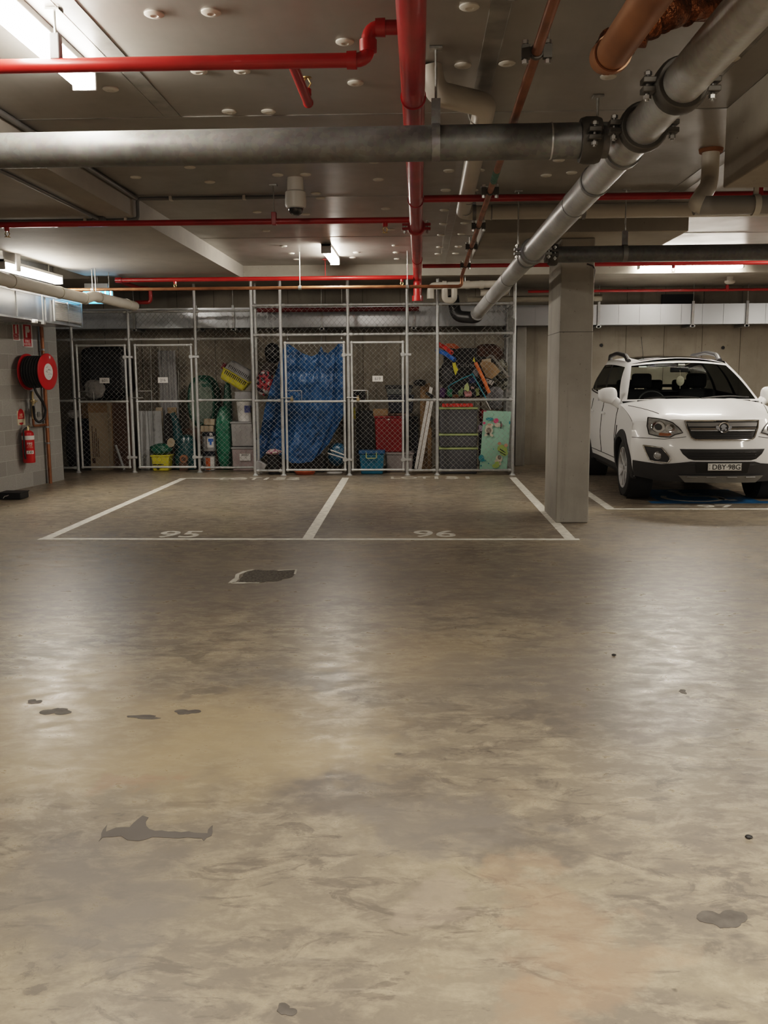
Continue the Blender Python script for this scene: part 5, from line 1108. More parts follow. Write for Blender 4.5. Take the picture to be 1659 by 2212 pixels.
def scrap(name, label, cat, box, Y, dep, m, seed):
    a, b_, z0_, z1_ = rect(*box, Y); r_ = random.Random(seed); cx, cz = (a+b_)/2, (z0_+z1_)/2; n = 9
    q = [(2*math.pi*i/n, r_.uniform(.45, 1.0)) for i in range(n)]; P_ = [(math.cos(k)*w, math.sin(k)*w) for k, w in q]
    x0_, x1_, y0_, y1_ = min(p[0] for p in P_), max(p[0] for p in P_), min(p[1] for p in P_), max(p[1] for p in P_)
    P_ = [(a+(x-x0_)/(x1_-x0_)*(b_-a), z0_+(y-y0_)/(y1_-y0_)*(z1_-z0_)) for x, y in P_]
    return one(name, label, cat, MB().prism([(x, Y, z) for x, z in P_], (0, dep*.5, 0)), m, bevel=.006)
for i, (nm, lab, bx, m) in enumerate(toys):
    if i in (0, 2, 5, 7, 9, 10): scrap(nm, lab, 'toy', bx, 14.18+.045*(i % 5), .12, m, 50+i); continue
    bag(nm, lab, 'toy', bx, 14.18+.045*(i % 5), .12, m, 50+i, .42, 22, 16, sq=.6)
bag('dark_heap', 'dark heap of mixed bags filling the back of the toy shelf', 'bag', (945, 768, 1092, 860), 14.80, .35, mat('dark mixed cloth', (.05, .045, .042), .9, var=.8, scale=18), 71, .12)
bag('camouflage_bag', 'olive patterned bag at the right end of the pile', 'bag', (1066, 775, 1099, 850), 14.55, .25, pattern('olive patterned cloth', (.03, .03, .025), (.12, .11, .08), (.20, .20, .17), 30), 72, .14)
bag('grey_cloth', 'grey cloth spilling over the right end of the shelf', 'cloth', (1050, 835, 1090, 886), 14.26, .2, m_bw, 73, .22)
bag('brown_heap', 'brown bags heaped at the top right of the pile', 'bag', (1025, 742, 1088, 785), 15.18, .3, mat('brown cloth', (.09, .045, .03), .9, var=.5, scale=14), 74, .14)
bag('red_bag', 'dark red bag between the tubs and the mint board', 'bag', (1034, 884, 1050, 912), 14.3, .2, m_red, 75, .12)
bag('navy_bag', 'navy bag standing beside the charcoal tubs', 'bag', (1034, 912, 1046, 1016), 14.3, .2, m_navy, 76, .1)
bag('lilac_toy', 'small lilac toy squeezed between tubs and mint board', 'toy', (1032, 918, 1043, 934), 14.16, .1, mat('lilac plush', (.42, .32, .42), .9, var=.3), 77, .15)
# mint board with animals
Ym = 14.0
t = thing('play_board', 'mint green play board with printed animals leaning in the cage corner', 'play board', PY(1070, 1018, Ym)); t.location.z = 0
obj('board', MB().prism([PY(1035.5, 1018, Ym), PY(1095, 1018, Ym), PY(1104, 889, Ym+.02), PY(1045, 887, Ym+.02)], (0, .03, 0)), mat('mint green foam', (.32, .56, .44), .6, var=.03), t, bevel=.004)
KP = [0]
def pr_(name, m, shapes):
    for k, (u, v, a_, b2, rot) in enumerate(shapes):
        b = MB(); KP[0] += 1; k = KP[0]*.3; c_ = PY(u, v, Ym-.004-.0012*k); s = 14/2000
        b.prism([(c_.x+(a_*math.cos(q)*math.cos(rot)-b2*math.sin(q)*math.sin(rot))*s, c_.y, c_.z+(a_*math.cos(q)*math.sin(rot)+b2*math.sin(q)*math.cos(rot))*s) for q in [2*math.pi*i/20 for i in range(20)]], (0, -.0012, 0)); obj(name, b, m, t, smooth=0)
mc = mat('cream print', (.66, .60, .48), .6, var=.03); mg = mat('taupe print', (.23, .20, .16), .6, var=.05); mt = mat('teal print', (.03, .26, .31), .6, var=.05); mp = mat('pink print', (.60, .08, .20), .6, var=.04); ml_ = mat('lime print', (.38, .50, .13), .6, var=.04); ms = mat('salmon print', (.62, .33, .24), .6, var=.04)
pr_('cloud_print', mt, [(1055, 905, 5.5, 3, 0), (1059, 906, 5, 3, .4), (1062, 904, 4, 2.5, -.3), (1040, 990, 6, 8, .2), (1047, 995, 3, 2, .5), (1101, 913, 1.5, 4, 0), (1039, 1006, 2, 2, 0), (1055.5, 1001, 1.3, 1.3, 0), (1066, 970, 1, 1, 0)])
pr_('ball_print', mp, [(1071.5, 909, 5.5, 5.5, 0), (1046, 914, 2.8, 2.8, 0), (1083.5, 918, 1.5, 3.5, 0), (1048, 888, 3, 1.2, 0)])
pr_('bear_print', mc, [(1076, 918, 8, 4.5, 0), (1060, 918, 6, 3, 0), (1056, 929, 8.5, 9, 0), (1050, 939, 4, 3, .5), (1062, 940, 4, 3, -.5), (1056, 922, 7, 5, 0), (1078, 991, 7, 8, .3), (1072, 996, 4, 3, 0), (1080, 1002, 3, 3, 0)])
pr_('face_print', mg, [(1056, 930, 5.5, 6.5, 0), (1079, 988, 4, 5, .2), (1079, 998, 1.5, 1.2, 0)])
pr_('frog_print', ml_, [(1085, 970, 11, 9, -.35), (1088, 978, 9, 7, -.3), (1071, 1006, 8, 5, .2), (1074, 1000, 5, 3, 0)])
pr_('ear_print', ms, [(1079, 958, 4, 3.2, 0), (1093, 962, 4, 3.8, 0), (1057, 917, 4, 2, 0)])
b = MB()
for p, q in (((1080, 970), (1092, 978)), ((1076, 974), (1092, 983)), ((1082, 910), (1082, 926)), ((1051, 936), (1053, 938))): b.bar(PY(*p, Ym-.02), PY(*q, Ym-.02), .012, .002, up=(0, 1, 0))
c_ = PY(1055, 937, Ym-.02); b.lathe([(.016, 0), (.016, .002)], c_, (0, 1, 0), 12)
obj('line_print', b, M_dark, t, smooth=0)
# ------------------------------------------------------------------ the white car
CXR, CY0 = 3.432, 10.45
m_body = twoside('white car paint', (.80, .80, .80), .34, .3)
m_clad = mat('black car cladding', (.028, .028, .03), .5, var=.1); m_tyre = mat('tyre rubber', (.02, .02, .02), .75, var=.2)
m_rim = mat('silver alloy', (.62, .62, .63), .3, .35, var=.05); m_chr = mat('chrome', (.75, .75, .76), .08, 1., var=0)
m_glass = clear_mat('tinted windscreen', (.80, .84, .82), .08, .03, gcol=.02); m_side = clear_mat('dark tinted side glass', (.17, .18, .18), .03, .02)
m_int = mat('dark car interior', (.018, .018, .019), .8, var=.1); m_lens = clear_mat('headlamp lens', (.9, .9, .9), .12, .02)
m_grl = mat('black grille mesh', (.006, .006, .006), .5, var=0); m_sil = mat('satin silver trim', (.30, .30, .30), .35, .7, var=.05)
m_refl = mat('lamp reflector', (.52, .52, .51), .22, .25, var=.35, scale=16, coat=.5); m_amb = mat('amber lamp', (.45, .16, .06), .25, var=.1)
m_skid = mat('grey skid plate', (.16, .16, .155), .45, .3, var=.05)
car = thing('parked_car', 'white five door SUV parked nose out in the bay right of the pillar', 'car', (CXR, CY0+2.3, 0))
def L2W(p): return V((CXR+p[0], CY0+p[1], p[2]))
W = .925
def tab(T, x):
    if x <= T[0][0]: return T[0][1]
    for (a, va), (b_, vb_) in zip(T, T[1:]):
        if x <= b_:
            k = (x-a)/(b_-a); k = k*k*(3-2*k)*.5 + k*.5; return va+(vb_-va)*k
    return T[-1][1]
FZ = [(.20, .10), (.36, .035), (.50, .005), (.62, .0), (.74, .025), (.86, .055), (.98, .10), (1.03, .2)]
def sweep(x): return .40*(min(abs(x)/W, 1.0))**3.0
def F(z): return tab(FZ, z)
SP = [(.22, .93), (.45, .975), (.70, 1.0), (.95, .985), (1.10, .955), (1.25, .925)]
def cowl(x): return 1.10 + .22*(abs(x)/.82)**2
def belt(y): return 1.125 + .055*max(0, y-1.2) - .012*max(0, y-3.6)
def Htop(x, y):
    a = min(abs(x)/W, 1); yf = .10 + sweep(x); t = max(0, min(1, (y-yf)/max(.2, cowl(x)-yf)))
    return .975 + .20*t**.75 - (.035+.025*t)*a**3 + .012*max(0, 1-((abs(x)-.50)/.12)**2)*(1-.3*t)
YF, YR_, RA = .93, 3.64, .405
# --- lower body ring: nose, side, tail
cols = []
NFc = 16
for i in range(NFc+1):
    x = W*(i/NFc)**.85; cols.append(('f', x))
ys = []
y = .46
while y < 4.16: 
    ys.append(y); near = min(abs(abs(y-YF)-RA), abs(abs(y-YR_)-RA)); y += .022 if near < .10 else .06
for y in ys: cols.append(('s', y))
for i in range(9): cols.append(('r', i/8))
NZ = 14
def ringpt(col, k, sgn):
    kind, q = col
    if kind == 'f':
        x = q; y0_ = .10+sweep(x); zt = Htop(x, y0_) ; zb = .285 + .05*(x/W)**2
        z = zb + (zt-zb)*k; yy = F(min(z, 1.0)) + sweep(x)
        return V((sgn*x*tab(SP, z), yy, z))
    if kind == 's':
        y = q; zt = (Htop(W, y) if y < cowl(W) else max(Htop(W, 1.38), belt(y))); zb = .30
        for yw in (YF, YR_):
            d = abs(y-yw)
            if d < RA: zb = max(zb, .37 + math.sqrt(RA*RA-d*d))
        z = zb + (zt-zb)*k; tp = 1 - .10*max(0, (y-3.3)/.9)**2
        flare = .018*math.exp(-((y-YF)/.5)**2)+.022*math.exp(-((y-YR_)/.5)**2)
        return V((sgn*(W*tab(SP, z)*tp+flare*max(0, 1-abs(z-.68)/.4)), y, z))
    t_ = q; a = t_*math.pi/2; zb, zt = .32, 1.25; z = zb+(zt-zb)*k
    xw = W*tab(SP, z)*(1-.10*(.86/.9)**2); y = 4.16 + .36*math.sin(a)**1.0; x = xw*math.cos(a)**.45 if a < math.pi/2-1e-6 else 0
    return V((sgn*x, y - .10*max(0, z-.8), z))
for sgn in (1,):
    b = MB(); n = len(cols)
    for s_ in (-1, 1):
        g = [[L2W(ringpt(c, k/NZ, s_)) for c in cols] for k in range(NZ+1)]
        b.add([p for r_ in g for p in r_], [(k*n+i, k*n+i+1, (k+1)*n+i+1, (k+1)*n+i) if s_ > 0 else (k*n+i+1, k*n+i, (k+1)*n+i, (k+1)*n+i+1) for k in range(NZ) for i in range(n-1)])
NOFLIP.update({'body_shell', 'bonnet', 'cabin_shell', 'roof'})
shell = obj('body_shell', b, m_body, car, smooth=50)
# bonnet
NU, NV = 40, 20
def hood(u, v):
    s = u*2-1; x = W*math.copysign(abs(s)**.85, s); yf = .10+sweep(x); zf = Htop(x, yf); xx = x*tab(SP, zf)
    y0_ = F(min(zf, 1.0)) + sweep(x); y = y0_ + (cowl(x)+.06-y0_)*v
    z = Htop(x, .10+sweep(x)+(y-y0_)) ; e = abs(s)
    xe = xx + (math.copysign(W*tab(SP, z), x)-math.copysign(W*tab(SP, zf), x))*e
    if v == 0: z = zf
    return L2W((xe, y, z + .015*math.sin(math.pi*min(1, v*3)/2)*(1-e**4)))
bon = obj('bonnet', MB().grid(hood, NU, NV), m_body, car, smooth=50)
b = MB()
for s_ in (-1, 1):
    pts = []
    for i in range(12):
        t_ = i/11; x = .86-.22*t_**1.0; y = 1.16-.72*t_; u_ = (1+math.copysign((x/W)**(1/.85), s_))/2
        yf = F(.97)+sweep(x); v_ = max(0, (y-yf)/(cowl(x)+.06-yf)); pts.append(hood(u_, min(1, v_))+V((0, 0, .001)))
    obj('bonnet_seam', MB().tube(pts, .004, 6), m_grl, bon)
# --- cabin: glass and pillars lofted from the belt line to the roof edge
NW = 16; base, roof, kind = [], [], []
for i in range(NW+1):
    s = -1 if i == 0 else 1 if i == NW else (-1+2*(i-1)/(NW-2))*.955; base.append(V((.84*s, 1.11+.26*s*s, 1.165-.012*s*s))); roof.append(V((.63*s, 1.98+.11*s*s, 1.665-.045*s*s))); kind.append('w')
sy = [1.35+(4.05-1.35)*i/22 for i in range(1, 23)]
def side(y): 
    q = (y-1.35)/2.7; yb_ = y; yr = 2.09 + (3.98-2.09)*q
    tp = 1-.13*max(0, (y-3.0)/1.05)**2
    return V((.868*tp if y > 1.5 else .84+.028*(y-1.35)/.15, yb_, belt(y)+.005)), V(((.635+.035*math.sin(math.pi*min(1, q*1.1)))*(1-.08*max(0, q-.7)/.3), yr, 1.62+.075*math.sin(math.pi*min(1, .12+q*.75)) - .05*max(0, q-.75)/.25))
R_ = [side(y) for y in sy]
rb_ = [(V((.74*(1-2*i/10), 4.05+.28*math.sin(math.pi*i/10)**.6, 1.29)), V((.545*(1-2*i/10), 3.98+.10*math.sin(math.pi*i/10)**.6, 1.62))) for i in range(1, 10)]
ringB = base + [p for p, _ in R_] + [p for p, _ in rb_] + [V((-p.x, p.y, p.z)) for p, _ in reversed(R_)]
ringT = roof + [q for _, q in R_] + [q for _, q in rb_] + [V((-q.x, q.y, q.z)) for _, q in reversed(R_)]
NC = len(ringB); NR = 12; nS = len(R_); b = MB()
rows = [0, .04, .14, .28, .42, .56, .70, .80, .86, .90, .94, .97, 1.0]
for k in rows:
    for i in range(NC):
        p = ringB[i].lerp(ringT[i], k); c = V((0, p.y, p.z)); bul = .035*math.sin(math.pi*k)
        d = V((p.x, 0, 0)); dn = V((math.copysign(1, p.x) if abs(p.x) > .3 else 0, 0, 0))
        if i <= NW: p = p + V((0, -bul*.9, bul*.5))
        else: p = p + dn*bul
        b.v.append(L2W(p))
for k in range(len(rows)-1):
    for i in range(NC):
        j = (i+1) % NC; m = 0; km = (rows[k]+rows[k+1])/2
        if i < NW and 0 < i < NW-1 and .02 < km < .93: m = 1
        elif NW <= i < NW+nS or i >= NC-nS:
            q = (i-NW) if i < NW+nS else (NC-1-i)
            if 1 <= q <= nS-2 and .04 < km < .87: m = 2
            if q in (8, 15) and m == 2: m = 3
        elif NW+nS <= i < NC-nS and .12 < km < .92: m = 1
        b.f.append((k*NC+i, k*NC+j, (k+1)*NC+j, (k+1)*NC+i)); b.m.append(m)
cab = obj('cabin_shell', b, [m_body, m_glass, m_side, m_grl], car, smooth=50)
tops = [L2W(p) for p in ringT]
def roofpt(u, v):
    s = u*2-1; y = 1.98 + (4.08-1.98)*v; w = tab([(1.98, .632), (2.3, .655), (2.9, .668), (3.5, .645), (4.08, .55)], y)
    ez = tab([(1.98, 1.66), (2.3, 1.675), (2.9, 1.705), (3.5, 1.68), (4.08, 1.615)], y)
    return L2W((w*s, y+.11*s*s*(1-v)-.02*v*s*s, ez + .052*(1-s*s)*(.35+.65*math.sin(math.pi*min(1, v*1.2+.15))) - .04*s*s*(1-v)**3))
obj('headliner', MB().grid(lambda u, v: roofpt(.05+.9*u, .04+.92*v)-V((0, 0, .03)), 12, 12), mat('matt headliner', (.02, .02, .02), 1., var=0, spec=0.), car)
rf = obj('roof', MB().grid(roofpt, 20, 20), m_body, car, smooth=60)
obj('sunroof', MB().grid(lambda u, v: roofpt(.14+.72*u, .06+.40*v)+V((0, 0, .006)), 12, 8), mat('dark sunroof glass', (.012, .012, .013), .06, var=0, coat=1.), rf)
b = MB()
for s_ in (-1, 1):
    b2 = [L2W((ringB[i].lerp(ringT[i], .94)).xyz*1) + V((ringB[i].x and math.copysign(.03, ringB[i].x)*0, 0, 0)) for i in range(0)]
for s_ in (-1, 1):
    pts = []
    for t_ in [i/16 for i in range(17)]:
        v_ = .10+.72*t_; p = roofpt((1+s_*.93)/2, v_); lift = .065*min(1, math.sin(math.pi*t_)*3.0)**.8; pts.append(p+V((0, 0, .012+lift)))
    r_ = obj('roof_rail', MB().tube(pts, [.028+.008*abs(2*i/16-1)**3 for i in range(17)], 10), m_clad, car)
# A pillar black edge and belt strip
for s_ in (-1, 1):
    b = MB(); pts = [L2W(V((s_*side(y)[0].x, y, belt(y)+.004))+V((s_*.004, 0, 0))) for y in [1.5+.1*i for i in range(26)]]; b.tube(pts, .010, 6); obj('window_strip', b, m_clad, car)
b = MB(); pts = [L2W(V((p.x*1.0, p.y-.012, p.z-.004))) for p in base[2:-2]]; b.tube(pts, .016, 8); obj('cowl_strip', b, m_grl, car)
for x0_, x1_ in ((-.62, .02), (.05, .68)):
    pts = []
    for i in range(7):
        x = x0_+(x1_-x0_)*i/6; s = x/.84; k = .03+.05*math.sin(math.pi*i/6*.9)
        p = V((x, 1.11+.24*s*s, 1.165)).lerp(V((.63*s, 1.98+.11*s*s, 1.64)), k); pts.append(L2W(p)+V((0, -.035, .012)))
    obj('wiper', MB().tube(pts, .010, 6), m_grl, car)
# --- patches laid on the nose
def fpt(x, z, off):
    a = min(abs(x)/W, 1.0); ds = .40*3*a*a/W; n = V((math.copysign(ds, x), -1, 0)).normalized()
    return L2W(V((x*tab(SP, z), F(min(z, 1.0))+sweep(x), z)) + n*off)
def patch(name, poly, off, m, parent=car, dep=.03, sub=3):
    bm = bmesh.new(); vs = [bm.verts.new((x, 0, z)) for x, z in poly]; f = bm.faces.new(vs)
    bmesh.ops.triangulate(bm, faces=[f])
    for _ in range(sub): bmesh.ops.subdivide_edges(bm, edges=[e for e in bm.edges if e.calc_length() > .05], cuts=1, use_grid_fill=True)
    bm.verts.index_update(); b = MB(); n = len(bm.verts)
    P_ = [(v.co.x, v.co.z) for v in bm.verts]; b.v = [fpt(x, z, off) for x, z in P_] + [fpt(x, z, off-dep) for x, z in P_]
    for f in bm.faces: b.f.append(tuple(v.index for v in f.verts)); b.m.append(0)
    for e in bm.edges:
        if len(e.link_faces) == 1: i, j = e.verts[0].index, e.verts[1].index; b.f.append((i, j, n+j, n+i)); b.m.append(0)
    bm.free(); return obj(name, b, m, parent, smooth=40)
def fline(b, pts, r, off, n=8):
    out = []
    for (x0_, z0_), (x1_, z1_) in zip(pts, pts[1:]):
        k = max(2, int(math.hypot(x1_-x0_, z1_-z0_)/.04))
        out += [fpt(x0_+(x1_-x0_)*i/k, z0_+(z1_-z0_)*i/k, off) for i in range(k)]
    out.append(fpt(*pts[-1], off)); return b.tube(out, r, n)
# black lower bumper and skid plate
lo = [(-.925, .50), (-.66, .475), (-.50, .465), (-.43, .495), (-.36, .515), (.36, .515), (.43, .495), (.50, .465), (.66, .475), (.925, .50), (.925, .315), (.70, .28), (-.70, .28), (-.925, .315)]
patch('lower_bumper', lo, .012, m_clad)
patch('skid_plate', [(-.48, .355), (.48, .355), (.41, .275), (-.41, .275)], .035, m_skid, dep=.06)
b = MB()
for x in (-.33, -.12, .12, .33): fline(b, [(x-.06, .34), (x+.05, .34)], .006, .04)
obj('skid_slots', b, m_sil, car)
patch('plate_recess', [(-.30, .51), (.30, .51), (.29, .39), (-.29, .39)], .022, m_grl)
# number plate
zp_ = .458; yp = F(zp_)-.034
t_ = obj('number_plate', MB().box(L2W((.015, yp, zp_)), (.372, .008, .082)), mat('plate white', (.62, .61, .58), .45, var=.04), car, bevel=.004)
m_ink = mat('plate black ink', (.02, .02, .02), .5, var=0)
obj('plate_letters', text_mb('DBY·98G', 1, face_cam(L2W((.033, yp-.0055, zp_))), .0008, .012, (.305, .058)), m_ink, t_, smooth=0)
b = text_mb('N\nS\nW', 1, face_cam(L2W((-.150, yp-.0055, zp_))), .0008, .0, (.014, .055)); b.tube(fillet([L2W((-.168, yp-.005, zp_-.037)), L2W((.198, yp-.005, zp_-.037)), L2W((.198, yp-.005, zp_+.037)), L2W((-.168, yp-.005, zp_+.037)), L2W((-.168, yp-.005, zp_-.037))], .008, 3), .0012, 4)
obj('plate_border', b, m_ink, t_, smooth=0)
# lower intake, grille, badge
patch('lower_intake', [(-.47, .655), (.47, .655), (.44, .60), (.38, .545), (.32, .53), (-.32, .53), (-.38, .545), (-.44, .60)], .004, m_grl, dep=.02)
b = MB()
for z in (.56, .59, .62): fline(b, [(-.37, z), (.37, z)], .005, .006, 6)
obj('intake_slats', b, m_clad, car)
gr = patch('grille', [(-.405, .965), (.405, .965), (.385, .89), (.34, .785), (.305, .765), (-.305, .765), (-.34, .785), (-.385, .89)], .010, m_grl, dep=.03)
b = MB(); fline(b, [(-.41, .968), (.41, .968), (.39, .885), (.345, .783), (.305, .76), (-.305, .76), (-.345, .783), (-.39, .885), (-.41, .968)], .010, .014); obj('chrome_surround', b, m_chr, gr)
patch('silver_bar', [(-.39, .948), (.39, .948), (.375, .905), (-.375, .905)], .020, m_sil, gr, dep=.015)
patch('chrome_bar', [(-.37, .893), (.37, .893), (.36, .872), (-.36, .872)], .026, m_chr, gr, dep=.02)
patch('silver_bar', [(-.355, .868), (.355, .868), (.35, .855), (-.35, .855)], .020, m_sil, gr, dep=.015)
b = MB()
for z in (.838, .82, .80, .782): fline(b, [(-.315, z), (.315, z)], .004, .012, 6)
obj('grille_slats', b, m_clad, gr)
bc = L2W((0, F(.895)-.045, .895)); b = MB().lathe([(.047, .012), (.050, -.002), (.060, -.004), (.062, .012)], bc, (0, 1, 0), 30, cap=False)
for s_ in (-1, 1): b.prism([bc+V((s_*x, .002, z)) for x, z in ((.055, .018), (.082, .022), (.088, .0), (.078, -.022), (.055, -.02))], (0, .012, 0))
bd = obj('badge', b, m_chr, gr); obj('badge_field', MB().lathe([(.001, .004), (.050, .004), (.050, .012)], bc, (0, 1, 0), 28), m_clad, bd)
lion = [(-.030, -.034), (-.020, -.010), (-.034, .004), (-.026, .024), (-.008, .036), (.012, .032), (.018, .020), (.030, .016), (.024, .004), (.012, .000), (.022, -.012), (.034, -.018), (.030, -.032), (.014, -.036), (.004, -.018), (-.008, -.030)]
obj('badge_emblem', MB().prism([bc+V((x*1.05, .004, z*1.05)) for x, z in lion], (0, -.004, 0)), m_chr, bd, smooth=0)
b = MB(); fline(b, [(-.925, .765), (-.85, .765), (-.62, .76), (-.40, .79)], .003, .002, 5); obj('bumper_seam', b, m_clad, shell); b = MB(); fline(b, [(.925, .765), (.85, .765), (.62, .76), (.40, .79)], .003, .002, 5); obj('bumper_seam', b, m_clad, shell)
# headlamps, fog lamps
for s_ in (-1, 1):
    hp = [(-.775, .995), (-.70, .99), (-.60, .972), (-.535, .945), (-.475, .89), (-.435, .835), (-.51, .815), (-.56, .783), (-.66, .787), (-.765, .81), (-.785, .90)]
    hp = [(s_*-x, z) for x, z in hp]
    h = patch('headlamp', hp, .008, m_refl, dep=.02)
    def hring(cx_, cz, r, nm, m, off): 
        bb = MB(); ps = [fpt(s_*-(cx_)+r*math.cos(a), cz+r*math.sin(a), off) for a in [2*math.pi*i/24 for i in range(24)]]
        c_ = fpt(s_*-cx_, cz, off+.004); bb.add(ps+[c_], [(i, (i+1) % 24, 24) for i in range(24)]); bb.tube(ps, .005, 6, closed=True); return obj(nm, bb, m, h)
    hring(-.675, .895, .065, 'main_lens', m_chr, .014); hring(-.675, .895, .032, 'bulb', m_clad, .02); hring(-.565, .88, .048, 'beam_lens', m_chr, .014); hring(-.565, .88, .02, 'bulb', m_refl, .02)
    patch('indicator', [(s_*-x, z) for x, z in ((-.67, .83), (-.56, .825), (-.545, .81), (-.58, .795), (-.67, .798))], .013, m_amb, h, dep=.008, sub=2)
    bb = MB(); fline(bb, hp+[hp[0]], .006, .010); obj('lamp_edge', bb, m_clad, h)
    patch('clear_cover', hp, .024, m_lens, h, dep=.012)
    fp = [(s_*-x, z) for x, z in ((-.815, .68), (-.72, .672), (-.64, .662), (-.575, .57), (-.565, .535), (-.59, .495), (-.71, .502), (-.765, .515), (-.795, .60))]
    f = patch('fog_lamp', fp, .010, m_clad, dep=.03); bb = MB(); fline(bb, fp+[fp[0]], .009, .014); obj('chrome_surround', bb, m_chr, f)
    c_ = fpt(s_*.685, .575, .018); bb = MB().lathe([(.001, -.010), (.028, -.007), (.040, .004), (.046, .002), (.048, .02)], c_, V((s_*-.45, 1, 0)), 22); obj('fog_lens', bb, m_sil, f)
# --- cladding: arches, sills
for s_ in (-1, 1):
    for yw in (YF, YR_):
        b = MB(); pts = []
        for i in range(25):
            a = math.radians(-12+204*i/24); pts.append((yw-math.cos(a)*(RA+.02), .37+math.sin(a)*(RA+.02)))
        def sx(y, z): return W*tab(SP, max(.22, z))*(1-.10*max(0, (y-3.3)/.9)**2)+.018*max(0, 1-abs(z-.68)/.4)
        inn = [(yw-math.cos(math.radians(-12+204*i/24))*(RA-.035), .37+math.sin(math.radians(-12+204*i/24))*(RA-.035)) for i in range(25)]
        out = [(yw-math.cos(math.radians(-12+204*i/24))*(RA+.055), .37+math.sin(math.radians(-12+204*i/24))*(RA+.055)) for i in range(25)]
        vs = [];
        for i in range(25):
            for (y, z), o_ in ((inn[i], .0), (inn[i], .026), (pts[i], .030), (out[i], .012), (out[i], -.02)):
                yy = max(y, .33); k = (W*(1) if yy > .45 else 0)
                xx = sx(yy, z) if yy > .42 else sx(.45, z)*(1-.25*((.45-yy)/.12)**1.5*.25)
                vs.append(L2W((s_*(xx+o_-(.03 if o_ == 0 else 0)), yy, max(.24, z))))
        b.add(vs, [(i*5+j, i*5+j+1, (i+1)*5+j+1, (i+1)*5+j) for i in range(24) for j in range(4)]); obj('arch_cladding', b, m_clad, car)
        b = MB().lathe([(RA, -.27), (RA, -.01)], L2W((s_*(W-.02), yw, .37)), (s_, 0, 0), 28, cap=False); b.lathe([(.001, -.27), (RA, -.27)], L2W((s_*(W-.02), yw, .37)), (s_, 0, 0), 28, cap=False)
        obj('wheel_well', b, m_int, car)
    b = MB(); n = 12
    b.grid(lambda u, v: L2W((s_*((.93+.02*math.sin(math.pi*v))*(W) + .012 - .05*(1-v)*(1 if v < .3 else 0)), YF+RA+.03+(YR_-YF-2*RA-.06)*u, .24+.19*v)), n, 6); obj('sill_cladding', b, m_clad, car)
# --- wheels
def wheel(x, y, s_):
    c = L2W((x, y, .3635)); ax = V((s_, 0, 0)); r = .36; w = .115
    prof = [(.245, -w), (.30, -w*1.02), (.335, -w*.95), (.354, -w*.75), (.36, -w*.4), (.36, w*.4), (.354, w*.75), (.335, w*.95), (.30, w*1.02), (.245, w), (.235, w*.8), (.235, -w*.8), (.245, -w)]
    t = obj('tyre', MB().lathe(prof, c, ax, 44, cap=False), m_tyre, car)
    b = MB().lathe([(.236, w*.2), (.246, w*.9), (.252, w*1.0), (.240, w*1.02), (.228, w*.8), (.225, -w*.6)], c, ax, 40, cap=False)
    for i in range(10):
        a = 2*math.pi*i/10 + (.16 if i % 2 else -.0); d = V((0, math.cos(a), math.sin(a))); p0 = c+d*.05+ax*(w*.72); p1 = c+d*.24+ax*(w*.82); b.bar(p0, p1, .032, .03, up=ax)
    b.lathe([(.001, w*.86), (.055, w*.84), (.062, w*.7), (.06, w*.3)], c, ax, 24)
    k = obj('rim', b, m_rim, t); obj('brake_disc', MB().lathe([(.001, w*.2), (.16, w*.2), (.16, w*.1)], c, ax, 28), m_clad, t); obj('hub_cap', MB().lathe([(.001, w*.9), (.028, w*.89), (.030, w*.85)], c, ax, 18), m_sil, t)
for y in (YF, YR_):
    for s_ in (-1, 1): wheel(s_*.80, y, s_)
# --- mirrors, handles, door seams, aerial
for s_ in (-1, 1):
    c = L2W((s_*1.015, 1.50, 1.225)); b = MB().ell((0, 0, 0), (1, 1, 1), 22, 14)
    b.v = [c + V((s_*v.x*.122, v.y*(.075 if v.y < 0 else .05), v.z*.10*(1-.22*v.x*1)+.01*v.x)) for v in [V((math.copysign(abs(p.x)**.72, p.x), math.copysign(abs(p.y)**.8, p.y), math.copysign(abs(p.z)**.72, p.z))) for p in b.v]]
    m_ = obj('wing_mirror', b, m_body, car, smooth=70); obj('mirror_foot', MB().tube([c+V((-s_*.06, .02, -.05)), L2W((s_*.89, 1.46, 1.13)), L2W((s_*.85, 1.45, 1.08))], [.065, .055, .045], 12), m_body, m_)
    obj('mirror_glass', MB().box(c+V((s_*.01, .052, 0)), (.2, .004, .14)), m_chr, m_)
    def sd(y, z, o_=.003): 
        return L2W((s_*(W*tab(SP, z)*(1-.10*max(0, (y-3.3)/.9)**2)+.018*math.exp(-((y-YF)/.5)**2)*max(0, 1-abs(z-.68)/.4)+o_), y, z))
    b = MB(); b.tube([sd(1.42, z) for z in [.44+.07*i for i in range(10)]], .0045, 6); b.tube([sd(2.42, z) for z in [.44+.07*i for i in range(11)]], .0045, 6); b.tube([sd(3.28, z) for z in [.80+.07*i for i in range(6)]], .0045, 6); b.tube([sd(1.42+.1*i, .435) for i in range(19)], .004, 6)
    obj('door_seam', b, m_grl, shell)
    for y in (2.27, 3.12): obj('door_handle', MB().tube([sd(y-.09, .97, .012), sd(y-.05, .975, .03), sd(y+.05, .98, .03), sd(y+.09, .98, .012)], .016, 8), m_body, car)
    obj('side_vent', MB().tube([sd(1.30, .86), sd(1.31, .74), sd(1.33, .58)], .007, 6), m_grl, shell)
p = roofpt(.40, .72); obj('aerial', MB().tube([p, p+V((-.02, .10, .34))], .004, 6), m_grl, car)
